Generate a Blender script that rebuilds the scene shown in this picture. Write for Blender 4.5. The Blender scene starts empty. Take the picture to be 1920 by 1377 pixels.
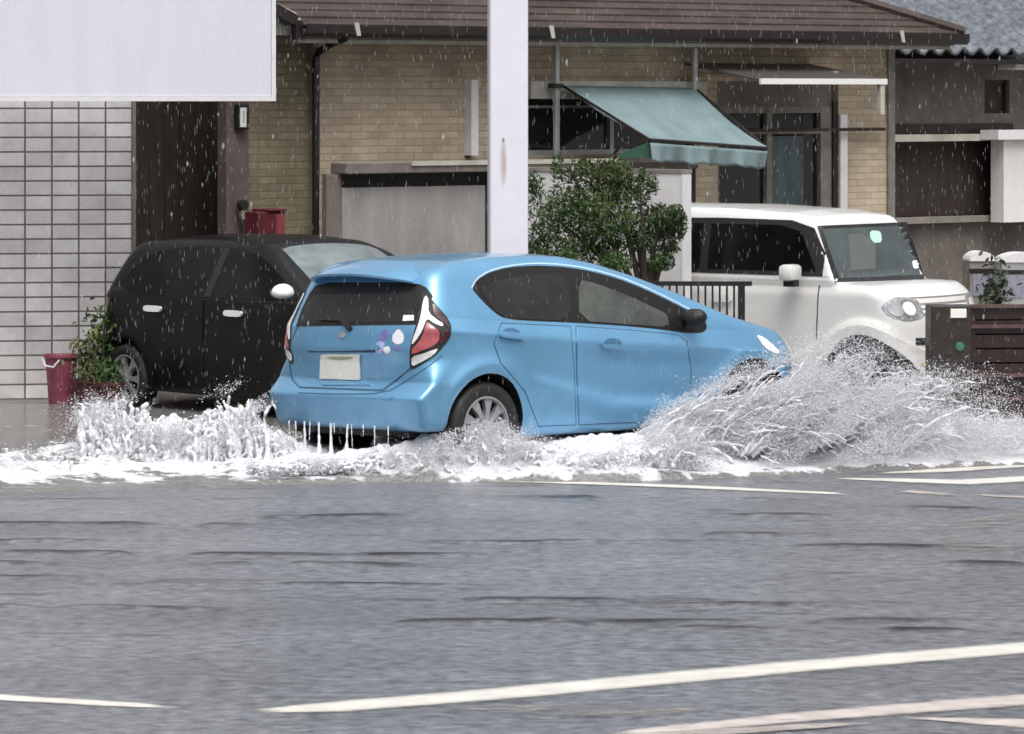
import bpy, bmesh, math, random
import numpy as np
from mathutils import Vector, Matrix
from mathutils.geometry import delaunay_2d_cdt
R = math.radians
S = bpy.context.scene
C = S.collection
random.seed(7)
rng = np.random.default_rng(11)

# ------------------------------------------------------------ camera, sky, sun, exposure
FPX, CAMH, HOR = 8150.0, 2.6, 175.0        # focal length in photo pixels, camera height, horizon row
cam = bpy.data.cameras.new('camera')
co = bpy.data.objects.new('camera', cam); C.objects.link(co)
co.location = (0, 0, CAMH); co.rotation_euler = (R(90), 0, 0)
cam.sensor_width = 36; cam.lens = FPX / 1920 * 36
cam.shift_y = -(688.5 - HOR) / 1920
cam.clip_start = 0.5; cam.clip_end = 3000
cam.dof.use_dof = True; cam.dof.focus_distance = 120; cam.dof.aperture_fstop = 30     # slight softness of the long zoom
S.camera = co
SUN_EL, SUN_AZ = R(62), R(-165)
w = bpy.data.worlds.new("World"); S.world = w; w.use_nodes = True
nt = w.node_tree; nt.nodes.clear()
sky = nt.nodes.new('ShaderNodeTexSky'); sky.sky_type = 'NISHITA'; sky.sun_disc = False
sky.sun_elevation = SUN_EL; sky.sun_rotation = R(165); sky.dust_density = 6; sky.air_density = 1.0
hs = nt.nodes.new('ShaderNodeHueSaturation'); hs.inputs['Saturation'].default_value = 0.22
bg = nt.nodes.new('ShaderNodeBackground'); bg.inputs['Strength'].default_value = 0.15
wo = nt.nodes.new('ShaderNodeOutputWorld')
# rain cloud brightness: overcast sky is brighter overhead than at the horizon
wt = nt.nodes.new('ShaderNodeTexCoord'); ws0 = nt.nodes.new('ShaderNodeSeparateXYZ'); wm = nt.nodes.new('ShaderNodeMapRange'); wx_ = nt.nodes.new('ShaderNodeMix'); wx_.data_type = 'RGBA'; wx_.blend_type = 'MULTIPLY'; wx_.inputs[0].default_value = 1
wm.inputs[3].default_value = .62; wm.inputs[4].default_value = 2.1
nt.links.new(wt.outputs['Generated'], ws0.inputs[0]); nt.links.new(ws0.outputs[2], wm.inputs[0]); nt.links.new(hs.outputs[0], wx_.inputs[6]); nt.links.new(wm.outputs[0], wx_.inputs[7])
nt.links.new(sky.outputs[0], hs.inputs['Color']); nt.links.new(wx_.outputs[2], bg.inputs[0]); nt.links.new(bg.outputs[0], wo.inputs[0])
sl = bpy.data.lights.new('sun', 'SUN'); sl.energy = .8; sl.angle = R(28); sl.color = (1, .985, .97)
so = bpy.data.objects.new('sun', sl); C.objects.link(so)
sd = Vector((math.cos(SUN_EL) * math.sin(R(165)) , math.cos(SUN_EL) * math.cos(R(165)), math.sin(SUN_EL)))
so.rotation_euler = (-sd).to_track_quat('-Z', 'Y').to_euler(); so.location = (0, -10, 30)
S.view_settings.view_transform = 'Standard'; S.view_settings.look = 'None'
S.view_settings.exposure = -0.22; S.view_settings.gamma = 1

# ------------------------------------------------------------ helpers
def tag(o, label=None, cat=None, group=None, kind=None):
    if label: o['label'] = label
    if cat: o['category'] = cat
    if group: o['group'] = group
    if kind: o['kind'] = kind
    return o
def thing(name, label, cat, loc=(0, 0, 0), rz=0, group=None):
    o = bpy.data.objects.new(name, None); C.objects.link(o)
    o.location = loc; o.rotation_euler = (0, 0, rz); o.empty_display_size = .2
    return tag(o, label, cat, group)
def ray(px, py):
    return np.array([(px - 960) / FPX, 1.0, -(py - HOR) / FPX])
def W(px, py, d):
    return (px - 960) / FPX * d, d, CAMH - (py - HOR) / FPX * d
def ground(px, py, z=0):
    d = FPX * (CAMH - z) / (py - HOR); return (px - 960) / FPX * d, d
class Frame:
    """upright wall frame: x along the wall, y into the building"""
    def __init__(s, x, y, ang): s.o = np.array([x, y]); s.a = ang; s.r = np.array([math.cos(ang), math.sin(ang)]); s.n = np.array([-math.sin(ang), math.cos(ang)])
    def at(s, px, py, off=0):
        v = np.array([(px - 960) / FPX, 1.0])
        d = (s.o @ s.n + off) / (v @ s.n)
        return float((v * d - s.o) @ s.r), float(CAMH - (py - HOR) / FPX * d)
class MB:
    def __init__(s): s.v = []; s.f = []; s.smooth = False
    def add(s, vs, fs):
        n = len(s.v); s.v += [tuple(map(float, q)) for q in vs]; s.f += [tuple(i + n for i in f) for f in fs]; return s
    def box(s, x0, x1, y0, y1, z0, z1):
        x0, x1 = sorted((x0, x1)); y0, y1 = sorted((y0, y1)); z0, z1 = sorted((z0, z1))
        return s.add([(x0,y0,z0),(x1,y0,z0),(x1,y1,z0),(x0,y1,z0),(x0,y0,z1),(x1,y0,z1),(x1,y1,z1),(x0,y1,z1)],
                     [(0,3,2,1),(4,5,6,7),(0,1,5,4),(1,2,6,5),(2,3,7,6),(3,0,4,7)])
    def prism(s, pts, y0, y1):        # pts (x,z) extruded along y
        n = len(pts); a = sum(pts[i][0]*pts[(i+1)%n][1]-pts[(i+1)%n][0]*pts[i][1] for i in range(n))
        if a < 0: pts = pts[::-1]
        vs = [(p[0], y0, p[1]) for p in pts] + [(p[0], y1, p[1]) for p in pts]
        return s.add(vs, [tuple(range(n)), tuple(range(2*n-1, n-1, -1))] + [(i, n+i, n+(i+1)%n, (i+1)%n) for i in range(n)])
    def tube(s, path, r, n=10, caps=True):
        P = [Vector(p) for p in path]; rs = r if hasattr(r, '__len__') else [r]*len(P)
        rings = []; up = Vector((0, 0, 1))
        for i, p in enumerate(P):
            t = (P[min(i+1, len(P)-1)] - P[max(i-1, 0)]).normalized()
            a = t.cross(up)
            if a.length < .05: a = t.cross(Vector((1, 0, 0)))
            a.normalize(); b = a.cross(t)
            rings.append([p + (a*math.cos(k*2*math.pi/n) + b*math.sin(k*2*math.pi/n))*rs[i] for k in range(n)])
        vs = [q for g in rings for q in g]; fs = []
        for i in range(len(P)-1):
            for k in range(n): fs.append((i*n+k, i*n+(k+1)%n, (i+1)*n+(k+1)%n, (i+1)*n+k))
        if caps: fs += [tuple(range(n))[::-1], tuple(range((len(P)-1)*n, len(P)*n))]
        s.smooth = True
        return s.add(vs, fs)
    def lathe(s, prof, n=32, axis='z', c=(0, 0, 0)):    # prof (r, h)
        vs = []
        for r_, h in prof:
            for k in range(n):
                a = k*2*math.pi/n; u, v = r_*math.cos(a), r_*math.sin(a)
                q = (u, v, h) if axis == 'z' else (u, h, v)
                vs.append((q[0]+c[0], q[1]+c[1], q[2]+c[2]))
        fs = [(i*n+k, i*n+(k+1)%n, (i+1)*n+(k+1)%n, (i+1)*n+k) for i in range(len(prof)-1) for k in range(n)]
        s.smooth = True
        return s.add(vs, fs)
    def build(s, name, m, parent=None, bevel=0, smooth=None):
        me = bpy.data.meshes.new(name); me.from_pydata(s.v, [], s.f); me.update()
        bm = bmesh.new(); bm.from_mesh(me); bmesh.ops.recalc_face_normals(bm, faces=bm.faces)
        if bevel:
            bmesh.ops.remove_doubles(bm, verts=bm.verts, dist=1e-5)
            bmesh.ops.bevel(bm, geom=[e for e in bm.edges if len(e.link_faces) == 2 and e.calc_face_angle(0) > .5], offset=bevel, segments=2, affect='EDGES', profile=.5)
        bm.to_mesh(me); bm.free()
        if smooth if smooth is not None else s.smooth:
            me.polygons.foreach_set('use_smooth', [True]*len(me.polygons)); 
            try: me.set_sharp_from_angle(angle=R(40))
            except Exception: pass
        if m: me.materials.append(m)
        o = bpy.data.objects.new(name, me); C.objects.link(o)
        if parent: o.parent = parent
        return o
def npmesh(name, v, f, m, parent=None, smooth=True, mats=None):
    me = bpy.data.meshes.new(name); me.from_pydata(np.asarray(v).tolist(), [], np.asarray(f).tolist() if not isinstance(f, list) else f); me.update()
    if smooth: me.polygons.foreach_set('use_smooth', [True]*len(me.polygons))
    if m: me.materials.append(m)
    o = bpy.data.objects.new(name, me); C.objects.link(o)
    if parent: o.parent = parent
    return o

# ------------------------------------------------------------ materials
def mat(name, col, rough=.6, metal=0., var=.0, vscale=6., bump=0., bscale=40., coat=0., spec=.5, vstretch=(1,1,1), col2=None, trans=0., coat_rough=.03, alpha=1., detail=6, rvar=0.):
    m = bpy.data.materials.new(name); m.use_nodes = True; t = m.node_tree; p = t.nodes['Principled BSDF']
    p.inputs['Base Color'].default_value = (*col, 1); p.inputs['Roughness'].default_value = rough; p.inputs['Metallic'].default_value = metal
    p.inputs['Coat Weight'].default_value = coat; p.inputs['Coat Roughness'].default_value = coat_rough; p.inputs['Specular IOR Level'].default_value = spec
    p.inputs['Transmission Weight'].default_value = trans; p.inputs['Alpha'].default_value = alpha
    tc = t.nodes.new('ShaderNodeTexCoord'); mp = t.nodes.new('ShaderNodeMapping'); mp.inputs['Scale'].default_value = vstretch
    t.links.new(tc.outputs['Object'], mp.inputs[0])
    if var or col2:
        n = t.nodes.new('ShaderNodeTexNoise'); n.inputs['Scale'].default_value = vscale; n.inputs['Detail'].default_value = detail; n.inputs['Roughness'].default_value = .62
        t.links.new(mp.outputs[0], n.inputs['Vector'])
        r = t.nodes.new('ShaderNodeValToRGB'); r.color_ramp.elements[0].position = .32; r.color_ramp.elements[1].position = .68
        a = col; b = col2 or tuple(min(1, c*(1+var)) for c in col)
        if not col2: a = tuple(c*(1-var) for c in col)
        r.color_ramp.elements[0].color = (*a, 1); r.color_ramp.elements[1].color = (*b, 1)
        t.links.new(n.outputs['Fac'], r.inputs[0]); t.links.new(r.outputs[0], p.inputs['Base Color'])
        if rvar:
            mr = t.nodes.new('ShaderNodeMapRange'); mr.inputs[3].default_value = rough-rvar; mr.inputs[4].default_value = rough+rvar
            t.links.new(n.outputs['Fac'], mr.inputs[0]); t.links.new(mr.outputs[0], p.inputs['Roughness'])
    if bump:
        n2 = t.nodes.new('ShaderNodeTexNoise'); n2.inputs['Scale'].default_value = bscale; n2.inputs['Detail'].default_value = 4
        t.links.new(mp.outputs[0], n2.inputs['Vector'])
        bp = t.nodes.new('ShaderNodeBump'); bp.inputs['Strength'].default_value = bump; bp.inputs['Distance'].default_value = .01
        t.links.new(n2.outputs['Fac'], bp.inputs['Height']); t.links.new(bp.outputs[0], p.inputs['Normal'])
    return m
def brickmat(name, c1, c2, cm, bw, rh, mortar, off, rough=.55, stain=.25, bias=0, bumpd=.006, vs=1.3):
    m = bpy.data.materials.new(name); m.use_nodes = True; t = m.node_tree; p = t.nodes['Principled BSDF']; L = t.links.new
    tc = t.nodes.new('ShaderNodeTexCoord'); sp = t.nodes.new('ShaderNodeSeparateXYZ'); cb = t.nodes.new('ShaderNodeCombineXYZ')
    L(tc.outputs['Object'], sp.inputs[0]); L(sp.outputs[0], cb.inputs[0]); L(sp.outputs[2], cb.inputs[1])
    wn = t.nodes.new('ShaderNodeTexNoise'); wn.inputs['Scale'].default_value = 3; 
    b = t.nodes.new('ShaderNodeTexBrick'); b.offset = off; b.squash = 1
    b.inputs['Scale'].default_value = 1; b.inputs['Brick Width'].default_value = bw; b.inputs['Row Height'].default_value = rh
    b.inputs['Mortar Size'].default_value = mortar; b.inputs['Mortar Smooth'].default_value = .3; b.inputs['Bias'].default_value = bias
    b.inputs['Color1'].default_value = (*c1, 1); b.inputs['Color2'].default_value = (*c2, 1); b.inputs['Mortar'].default_value = (*cm, 1)
    L(cb.outputs[0], b.inputs['Vector'])
    n = t.nodes.new('ShaderNodeTexNoise'); n.inputs['Scale'].default_value = vs; n.inputs['Detail'].default_value = 8; n.inputs['Roughness'].default_value = .7
    L(tc.outputs['Object'], n.inputs['Vector'])
    mr = t.nodes.new('ShaderNodeMapRange'); mr.inputs[1].default_value = .3; mr.inputs[2].default_value = .7; mr.inputs[3].default_value = 1-stain; mr.inputs[4].default_value = 1+stain*.4
    L(n.outputs['Fac'], mr.inputs[0])
    mx = t.nodes.new('ShaderNodeMix'); mx.data_type = 'RGBA'; mx.blend_type = 'MULTIPLY'; mx.inputs[0].default_value = 1
    L(b.outputs['Color'], mx.inputs[6]); L(mr.outputs[0], mx.inputs[7]); L(mx.outputs[2], p.inputs['Base Color'])
    p.inputs['Roughness'].default_value = rough
    bp = t.nodes.new('ShaderNodeBump'); bp.inputs['Strength'].default_value = .8; bp.inputs['Distance'].default_value = bumpd; bp.invert = True
    L(b.outputs['Fac'], bp.inputs['Height'])
    n3 = t.nodes.new('ShaderNodeTexNoise'); n3.inputs['Scale'].default_value = 60; n3.inputs['Detail'].default_value = 3; L(tc.outputs['Object'], n3.inputs['Vector'])
    bp2 = t.nodes.new('ShaderNodeBump'); bp2.inputs['Strength'].default_value = .35; bp2.inputs['Distance'].default_value = .006
    L(n3.outputs['Fac'], bp2.inputs['Height']); L(bp.outputs[0], bp2.inputs['Normal']); L(bp2.outputs[0], p.inputs['Normal'])
    return m
M = {}
M['tile'] = brickmat('glazed wall tile', (.74,.70,.70), (.92,.89,.89), (.17,.15,.15), .228, .1235, .0085, 0, rough=.3, stain=.3, bumpd=.004, vs=2.5)
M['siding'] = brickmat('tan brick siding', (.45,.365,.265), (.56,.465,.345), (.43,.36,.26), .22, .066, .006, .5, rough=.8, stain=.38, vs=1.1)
M['sidingshade'] = brickmat('shaded brown tan siding', (.20,.168,.105), (.26,.22,.145), (.19,.16,.10), .22, .066, .006, .5, rough=.85, stain=.4, vs=1.6)  # darker copy of the siding, the side wall's shade mixed into its colours
M['mauve'] = mat('mauve render', (.115,.085,.08), .85, var=.25, vscale=4, bump=.3)
M['darkwood'] = mat('dark brown boards', (.018,.012,.010), .7, col2=(.045,.03,.025), vscale=5, bump=.5, bscale=25, vstretch=(3,3,.6))
M['roof'] = mat('brown slate roof', (.030,.020,.016), .6, spec=.3, col2=(.075,.055,.047), vscale=3, bump=.5, bscale=30, vstretch=(.5,1,1.5))
M['gutter'] = mat('dark gutter', (.018,.014,.014), .35, var=.3)
M['trim'] = mat('pale trim', (.42,.41,.36), .6, var=.2, vscale=5)
M['trimgrey'] = mat('grey trim', (.22,.20,.18), .6, var=.25, vscale=5)
M['whitewall'] = mat('white render', (.68,.66,.66), .7, var=.1, vscale=2, bump=.2)
M['greypanel'] = mat('grey shed panel', (.29,.275,.27), .5, var=.2, vscale=2.2, vstretch=(1.6,1.6,.6), bump=.15, bscale=20)
M['brownpanel'] = mat('brown grey panel', (.16,.135,.12), .6, var=.2, vscale=3)
M['slab'] = mat('shed roof edge', (.17,.145,.13), .5, var=.25, vscale=4)
M['silver'] = mat('aluminium', (.50,.51,.52), .35, metal=.6, var=.1)
M['signw'] = mat('blank white signboard', (.65,.65,.73), .35, var=.035, vscale=2, vstretch=(3,3,.35))
M['signframe'] = mat('signboard frame', (.70,.69,.70), .4, var=.06)
M['pole'] = None
M['awning'] = mat('teal awning cloth', (.17,.235,.245), .6, var=.13, vscale=3, bump=.2, bscale=12, spec=.4)
M['glassdark'] = mat('dark window glass', (.012,.016,.016), .06, spec=.6, var=.4, vscale=2)
M['glassteal'] = mat('curtained window glass', (.075,.11,.12), .12, var=.3, vscale=2.5, vstretch=(3,1,.7))
M['concrete'] = mat('wet concrete', (.20,.185,.165), .45, var=.3, vscale=4, bump=.3, rvar=.15)
M['darkstucco'] = mat('dark grey stucco', (.13,.113,.10), .8, var=.3, vscale=3, bump=.3)
M['gatebrown'] = mat('dark brown gate metal', (.030,.016,.014), .35, var=.35, vscale=6)
M['gaterail'] = mat('brown gate rail', (.11,.065,.06), .3, var=.3, vscale=6)
M['blackmetal'] = mat('black railing metal', (.008,.008,.008), .4)
M['magenta'] = mat('faded magenta plastic', (.24,.055,.09), .5, var=.3, vscale=6)
M['redbox'] = mat('dull red box', (.10,.018,.024), .5, var=.25)
M['terracotta'] = mat('dark red pot', (.07,.016,.013), .6, var=.3)
M['black'] = mat('matt black', (.012,.012,.012), .6)
M['rubber'] = mat('tyre rubber', (.014,.014,.014), .65, var=.4, vscale=20)
M['rim'] = mat('silver wheel cover', (.42,.42,.44), .35, metal=.55, var=.15, vscale=12)
M['rimgap'] = mat('dark wheel gap', (.02,.02,.02), .6)
M['chrome'] = mat('bright chrome', (.9,.9,.9), .25, metal=.3)
M['bluepaint'] = mat('light blue car paint', (.165,.40,.63), .38, metal=.55, coat=.8, coat_rough=.10, var=.07, vscale=2.2)
M['blueshade'] = mat('shaded blue recess', (.05,.14,.26), .35, metal=.2, coat=.5)  # darker copy of the body blue, shade behind the door handles as colour
M['seam'] = mat('panel gap', (.035,.09,.15), .6)
M['carglassk'] = mat('very dark car glass', (.005,.006,.006), .12, spec=.15, var=.4, vscale=4)
M['carglass'] = mat('tinted car glass', (.018,.018,.018), .08, spec=.4, var=.3, vscale=5)
M['carglassg'] = mat('front door glass', (.085,.095,.08), .12, spec=.6, col2=(.035,.038,.036), vscale=3.5)
M['visor'] = mat('dark window visor', (.014,.011,.010), .35, spec=.3)
M['blackpaint'] = mat('black car paint', (.004,.0042,.0042), .38, coat=.15, coat_rough=.2, var=.4, vscale=4, bump=.08, bscale=60, spec=.25)
M['whitepaint'] = mat('white car paint', (.72,.71,.69), .35, coat=.8, var=.03, vscale=2)
M['glasswind'] = mat('windscreen glass', (.06,.075,.075), .08, spec=.6, var=.3, vscale=2.5)
M['glasspale'] = mat('sky lit windscreen', (.28,.34,.35), .15, spec=.6, var=.25, vscale=4)
M['glasspalek'] = mat('grey lit windscreen', (.17,.20,.205), .2, spec=.5, var=.35, vscale=3)
M['redlens'] = mat('red lamp lens', (.36,.07,.08), .15, coat=1, var=.35, vscale=14)
M['darkred'] = mat('dark red lens', (.05,.012,.016), .15, coat=1)
M['clearlens'] = mat('clear lamp lens', (.80,.79,.78), .15, coat=1, var=.12, vscale=20)
M['greylens'] = mat('grey reflector', (.38,.38,.40), .25, metal=.4, var=.4, vscale=25)
M['plate'] = mat('number plate', (.84,.83,.75), .45, var=.06, vscale=12)
M['plategreen'] = mat('plate green shade', (.36,.40,.25), .5)
M['yellowplate'] = mat('yellow plate', (.62,.46,.16), .5, var=.2, vscale=20)
M['decalw'] = mat('white decal', (.80,.80,.84), .4)
M['decalp'] = mat('purple decal', (.19,.16,.42), .4, var=.25, vscale=20)
M['decall'] = mat('lilac decal', (.40,.45,.72), .4, var=.2, vscale=20)
M['green'] = mat('green reflector', (.05,.17,.11), .4)
M['bark'] = mat('bark', (.06,.045,.035), .85, var=.3)
M['drop'] = mat('raindrop', (.88,.89,.90), .5, spec=.2, alpha=.19)
M['kawara'] = mat('grey blue roof tile', (.03,.038,.05), .5, col2=(.15,.17,.19), vscale=12, bump=.4)
M['paintline'] = mat('road paint', (.66,.64,.58), .35, var=.14, vscale=5, bump=.3, bscale=40, spec=.5)
M['paintworn'] = mat('worn pinkish road paint', (.25,.22,.20), .35, col2=(.60,.53,.49), vscale=3.2, bump=.3, bscale=40, vstretch=(.7,1.6,1))
def worn(m, lo, hi, sc, st):
    t = m.node_tree; p = t.nodes['Principled BSDF']; L = t.links.new
    tc = t.nodes.new('ShaderNodeTexCoord'); mp = t.nodes.new('ShaderNodeMapping'); mp.inputs['Scale'].default_value = st; n = t.nodes.new('ShaderNodeTexNoise'); n.inputs['Scale'].default_value = sc; n.inputs['Detail'].default_value = 7; n.inputs['Roughness'].default_value = .7
    L(tc.outputs['Object'], mp.inputs[0]); L(mp.outputs[0], n.inputs['Vector']); r = t.nodes.new('ShaderNodeMapRange'); r.inputs[1].default_value = lo; r.inputs[2].default_value = hi; L(n.outputs['Fac'], r.inputs[0])
    at = t.nodes.new('ShaderNodeAttribute'); at.attribute_name = 'edge'; mm = t.nodes.new('ShaderNodeMath'); mm.operation = 'MULTIPLY'; L(r.outputs[0], mm.inputs[0]); L(at.outputs['Fac'], mm.inputs[1]); L(mm.outputs[0], p.inputs['Alpha'])
M['paintfaint'] = mat('faded road paint', (.18,.17,.16), .3, col2=(.36,.33,.30), vscale=3, vstretch=(.7,2,1))
worn(M['paintfaint'], .42, .62, 7, (.5,1.3,1)); worn(M['paintworn'], .33, .48, 6, (.5,1.3,1)); worn(M['paintline'], .25, .36, 12, (.6,1.2,1))
def leafmat(name, a, b):
    m = mat(name, a, .55, col2=b, vscale=3.0, spec=.3); return m
M['leaf'] = leafmat('dark green leaves', (.018,.042,.012), (.065,.115,.026))
M['leafb'] = leafmat('brownish leaves', (.035,.035,.015), (.075,.070,.030))
M['leafy'] = leafmat('yellow green leaves', (.06,.085,.03), (.19,.20,.09))

# white pole with rust
def polemat():
    m = mat('white painted steel', (.74,.73,.79), .4, var=.04, vscale=3); t = m.node_tree; p = t.nodes['Principled BSDF']; L = t.links.new
    tc = t.nodes.new('ShaderNodeTexCoord'); mp = t.nodes.new('ShaderNodeMapping'); mp.inputs['Scale'].default_value = (14, 14, 1.6)
    n = t.nodes.new('ShaderNodeTexNoise'); n.inputs['Scale'].default_value = 1; n.inputs['Detail'].default_value = 5
    L(tc.outputs['Object'], mp.inputs[0]); L(mp.outputs[0], n.inputs['Vector'])
    # rust run below a bolt: distance mask around (x=-.05, z=2.27)
    sp = t.nodes.new('ShaderNodeSeparateXYZ'); L(tc.outputs['Object'], sp.inputs[0])
    def math_(op, a, b=None):
        q = t.nodes.new('ShaderNodeMath'); q.operation = op
        for i, v in enumerate((a, b)):
            if v is None: continue
            if isinstance(v, (int, float)): q.inputs[i].default_value = v
            else: L(v, q.inputs[i])
        return q.outputs[0]
    dx = math_('DIVIDE', math_('SUBTRACT', sp.outputs[0], -.045), .030)
    dz = math_('DIVIDE', math_('SUBTRACT', sp.outputs[2], 2.05), .22)
    e = math_('SUBTRACT', 1.0, math_('ADD', math_('MULTIPLY', dx, dx), math_('MULTIPLY', dz, dz)))
    k = math_('MULTIPLY', math_('MAXIMUM', e, 0.0), math_('MULTIPLY', n.outputs['Fac'], 1.25))
    mx = t.nodes.new('ShaderNodeMix'); mx.data_type = 'RGBA'; L(k, mx.inputs[0])
    old = p.inputs['Base Color'].links[0].from_socket
    L(old, mx.inputs[6]); mx.inputs[7].default_value = (.30,.17,.11,1); L(mx.outputs[2], p.inputs['Base Color'])
    return m
M['pole'] = polemat()

# ------------------------------------------------------------ value noise (for meshes)
_perm = {}
def vnoise(x, y, seed=0):
    if seed not in _perm: _perm[seed] = np.random.default_rng(seed+100).random((256, 256))
    g = _perm[seed]; xi = np.floor(x).astype(int); yi = np.floor(y).astype(int); fx = x-xi; fy = y-yi
    fx = fx*fx*(3-2*fx); fy = fy*fy*(3-2*fy)
    a = g[xi % 256, yi % 256]; b = g[(xi+1) % 256, yi % 256]; c = g[xi % 256, (yi+1) % 256]; d = g[(xi+1) % 256, (yi+1) % 256]
    return (a*(1-fx)+b*fx)*(1-fy)+(c*(1-fx)+d*fx)*fy
def fbm(x, y, oct=5, seed=0, gain=.5):
    s = 0; a = 1; t = 0
    for i in range(oct): s = s+a*vnoise(x*2**i, y*2**i, seed+i); t += a; a *= gain
    return s/t
def sstep(a, b, x):
    t = np.clip((x-a)/(b-a), 0, 1); return t*t*(3-2*t)

# ------------------------------------------------------------ ground, road, flood water
def edge_y(x):   # near edge of the flood water (depth as a function of x)
    return np.interp(x, [-9, -3.2, -1.9, -.9, .6, 1.7, 3.6, 9], [28.1, 28.25, 28.75, 29.0, 29.05, 29.5, 30.35, 31.6]) + .10*(fbm(x*1.3+5, x*0+2, 4, 3)-.5)
STREAKS = [(-2.6,26.2,1.1),(-1.1,26.7,.45),(-2.2,24.55,1.5),(.1,25.15,1.1),(1.4,25.6,.5),(-1.05,23.95,.6),(-3.0,23.3,.9),(-1.1,23.0,1.0),(.2,22.25,.9),
           (1.25,22.1,.8),(-2.3,22.0,.9),(-.1,21.35,.65),(1.1,21.35,1.2),(1.9,21.0,1.2),(1.6,26.75,.4),(2.1,24.9,.5),(.95,27.9,.9),(-2.9,25.2,.5),(1.0,27.0,.4),(2.6,24.0,.3),(-.6,24.4,.5),(2.7,27.2,.4),(-3.0,24.0,.5)]
def road_z(x, y):
    z = .004*(fbm(x*.6, y*1.5, 3, 21)-.5) + .0035*(fbm(x*3.5, y*11, 3, 31)-.5)
    for i, (cx, cy, L) in enumerate(STREAKS):
        sl = .12*math.sin(i*2.3)
        dy = y-cy-sl*(x-cx)-.07*(vnoise(x*1.6+i*9, x*0+i, 40)-.5)
        dy = -dy
        g = np.exp(-((x-cx)/L)**4)*np.clip(vnoise(x*3+i*3, x*0+i, 41)*2.2-.2, 0, 1)
        h = np.where(dy > 0, np.exp(-(dy/.05)**2), np.exp(-(dy/.22)**2))
        z = z+.016*g*h
    return z
def grid(x0, x1, nx, y0, y1, ny, zf):
    X, Y = np.meshgrid(np.linspace(x0, x1, nx), np.linspace(y0, y1, ny), indexing='ij')
    Z = zf(X, Y); v = np.stack([X.ravel(), Y.ravel(), Z.ravel()], 1)
    i = (np.arange(nx-1)[:, None]*ny+np.arange(ny-1)[None, :]).ravel()
    return v, np.stack([i, i+ny, i+ny+1, i+1], 1), X, Y
def wetroad():
    m = mat('rain wet asphalt', (.042,.045,.055), .36, col2=(.255,.262,.285), vscale=15, spec=.9, bump=0, rvar=.08, vstretch=(.7,.9,1))  # mottled base colour also carries the light and dark of fine ripples
    t = m.node_tree; p = t.nodes['Principled BSDF']; L = t.links.new
    tc = t.nodes.new('ShaderNodeTexCoord')
    def nz(sc, st, det, rg=.6):
        mp = t.nodes.new('ShaderNodeMapping'); mp.inputs['Scale'].default_value = st; L(tc.outputs['Object'], mp.inputs[0])
        n = t.nodes.new('ShaderNodeTexNoise'); n.inputs['Scale'].default_value = sc; n.inputs['Detail'].default_value = det; n.inputs['Roughness'].default_value = rg; L(mp.outputs[0], n.inputs['Vector']); return n
    a = nz(26, (1, .55, 1), 5, .7); b = nz(6, (.5, 1.2, 1), 4)
    b1 = t.nodes.new('ShaderNodeBump'); b1.inputs['Strength'].default_value = 1.0; b1.inputs['Distance'].default_value = .022; L(a.outputs['Fac'], b1.inputs['Height'])
    b2 = t.nodes.new('ShaderNodeBump'); b2.inputs['Strength'].default_value = .6; b2.inputs['Distance'].default_value = .035; L(b.outputs['Fac'], b2.inputs['Height']); L(b1.outputs[0], b2.inputs['Normal'])
    L(b2.outputs[0], p.inputs['Normal'])
    ca = t.nodes.new('ShaderNodeAttribute'); ca.attribute_name = 'ripple_dark'  # dark ripple fronts: darken base colour, weaken coat and specular
    old = p.inputs['Base Color'].links[0].from_socket
    big = nz(.9, (.6, 1, 1), 4); bm_ = t.nodes.new('ShaderNodeMapRange'); bm_.inputs[1].default_value = .3; bm_.inputs[2].default_value = .7; bm_.inputs[3].default_value = .72; bm_.inputs[4].default_value = 1.2; L(big.outputs['Fac'], bm_.inputs[0])
    m1 = t.nodes.new('ShaderNodeMix'); m1.data_type = 'RGBA'; m1.blend_type = 'MULTIPLY'; m1.inputs[0].default_value = 1; L(old, m1.inputs[6]); L(bm_.outputs[0], m1.inputs[7])
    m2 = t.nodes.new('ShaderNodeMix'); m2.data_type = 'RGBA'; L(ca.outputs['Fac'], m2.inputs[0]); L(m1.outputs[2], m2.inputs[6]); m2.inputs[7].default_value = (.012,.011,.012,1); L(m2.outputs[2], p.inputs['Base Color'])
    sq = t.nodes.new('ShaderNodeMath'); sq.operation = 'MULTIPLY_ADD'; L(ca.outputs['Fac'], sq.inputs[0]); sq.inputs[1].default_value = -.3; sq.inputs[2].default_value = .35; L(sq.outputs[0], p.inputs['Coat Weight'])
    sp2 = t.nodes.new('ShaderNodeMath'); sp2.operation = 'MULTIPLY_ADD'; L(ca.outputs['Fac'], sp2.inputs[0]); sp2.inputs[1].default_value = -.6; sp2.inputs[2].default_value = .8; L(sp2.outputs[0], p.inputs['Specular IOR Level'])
    p.inputs['Coat Weight'].default_value = .6; p.inputs['Coat Roughness'].default_value = .12; L(b2.outputs[0], p.inputs['Coat Normal'])
    return m
M['road'] = wetroad()
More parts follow.
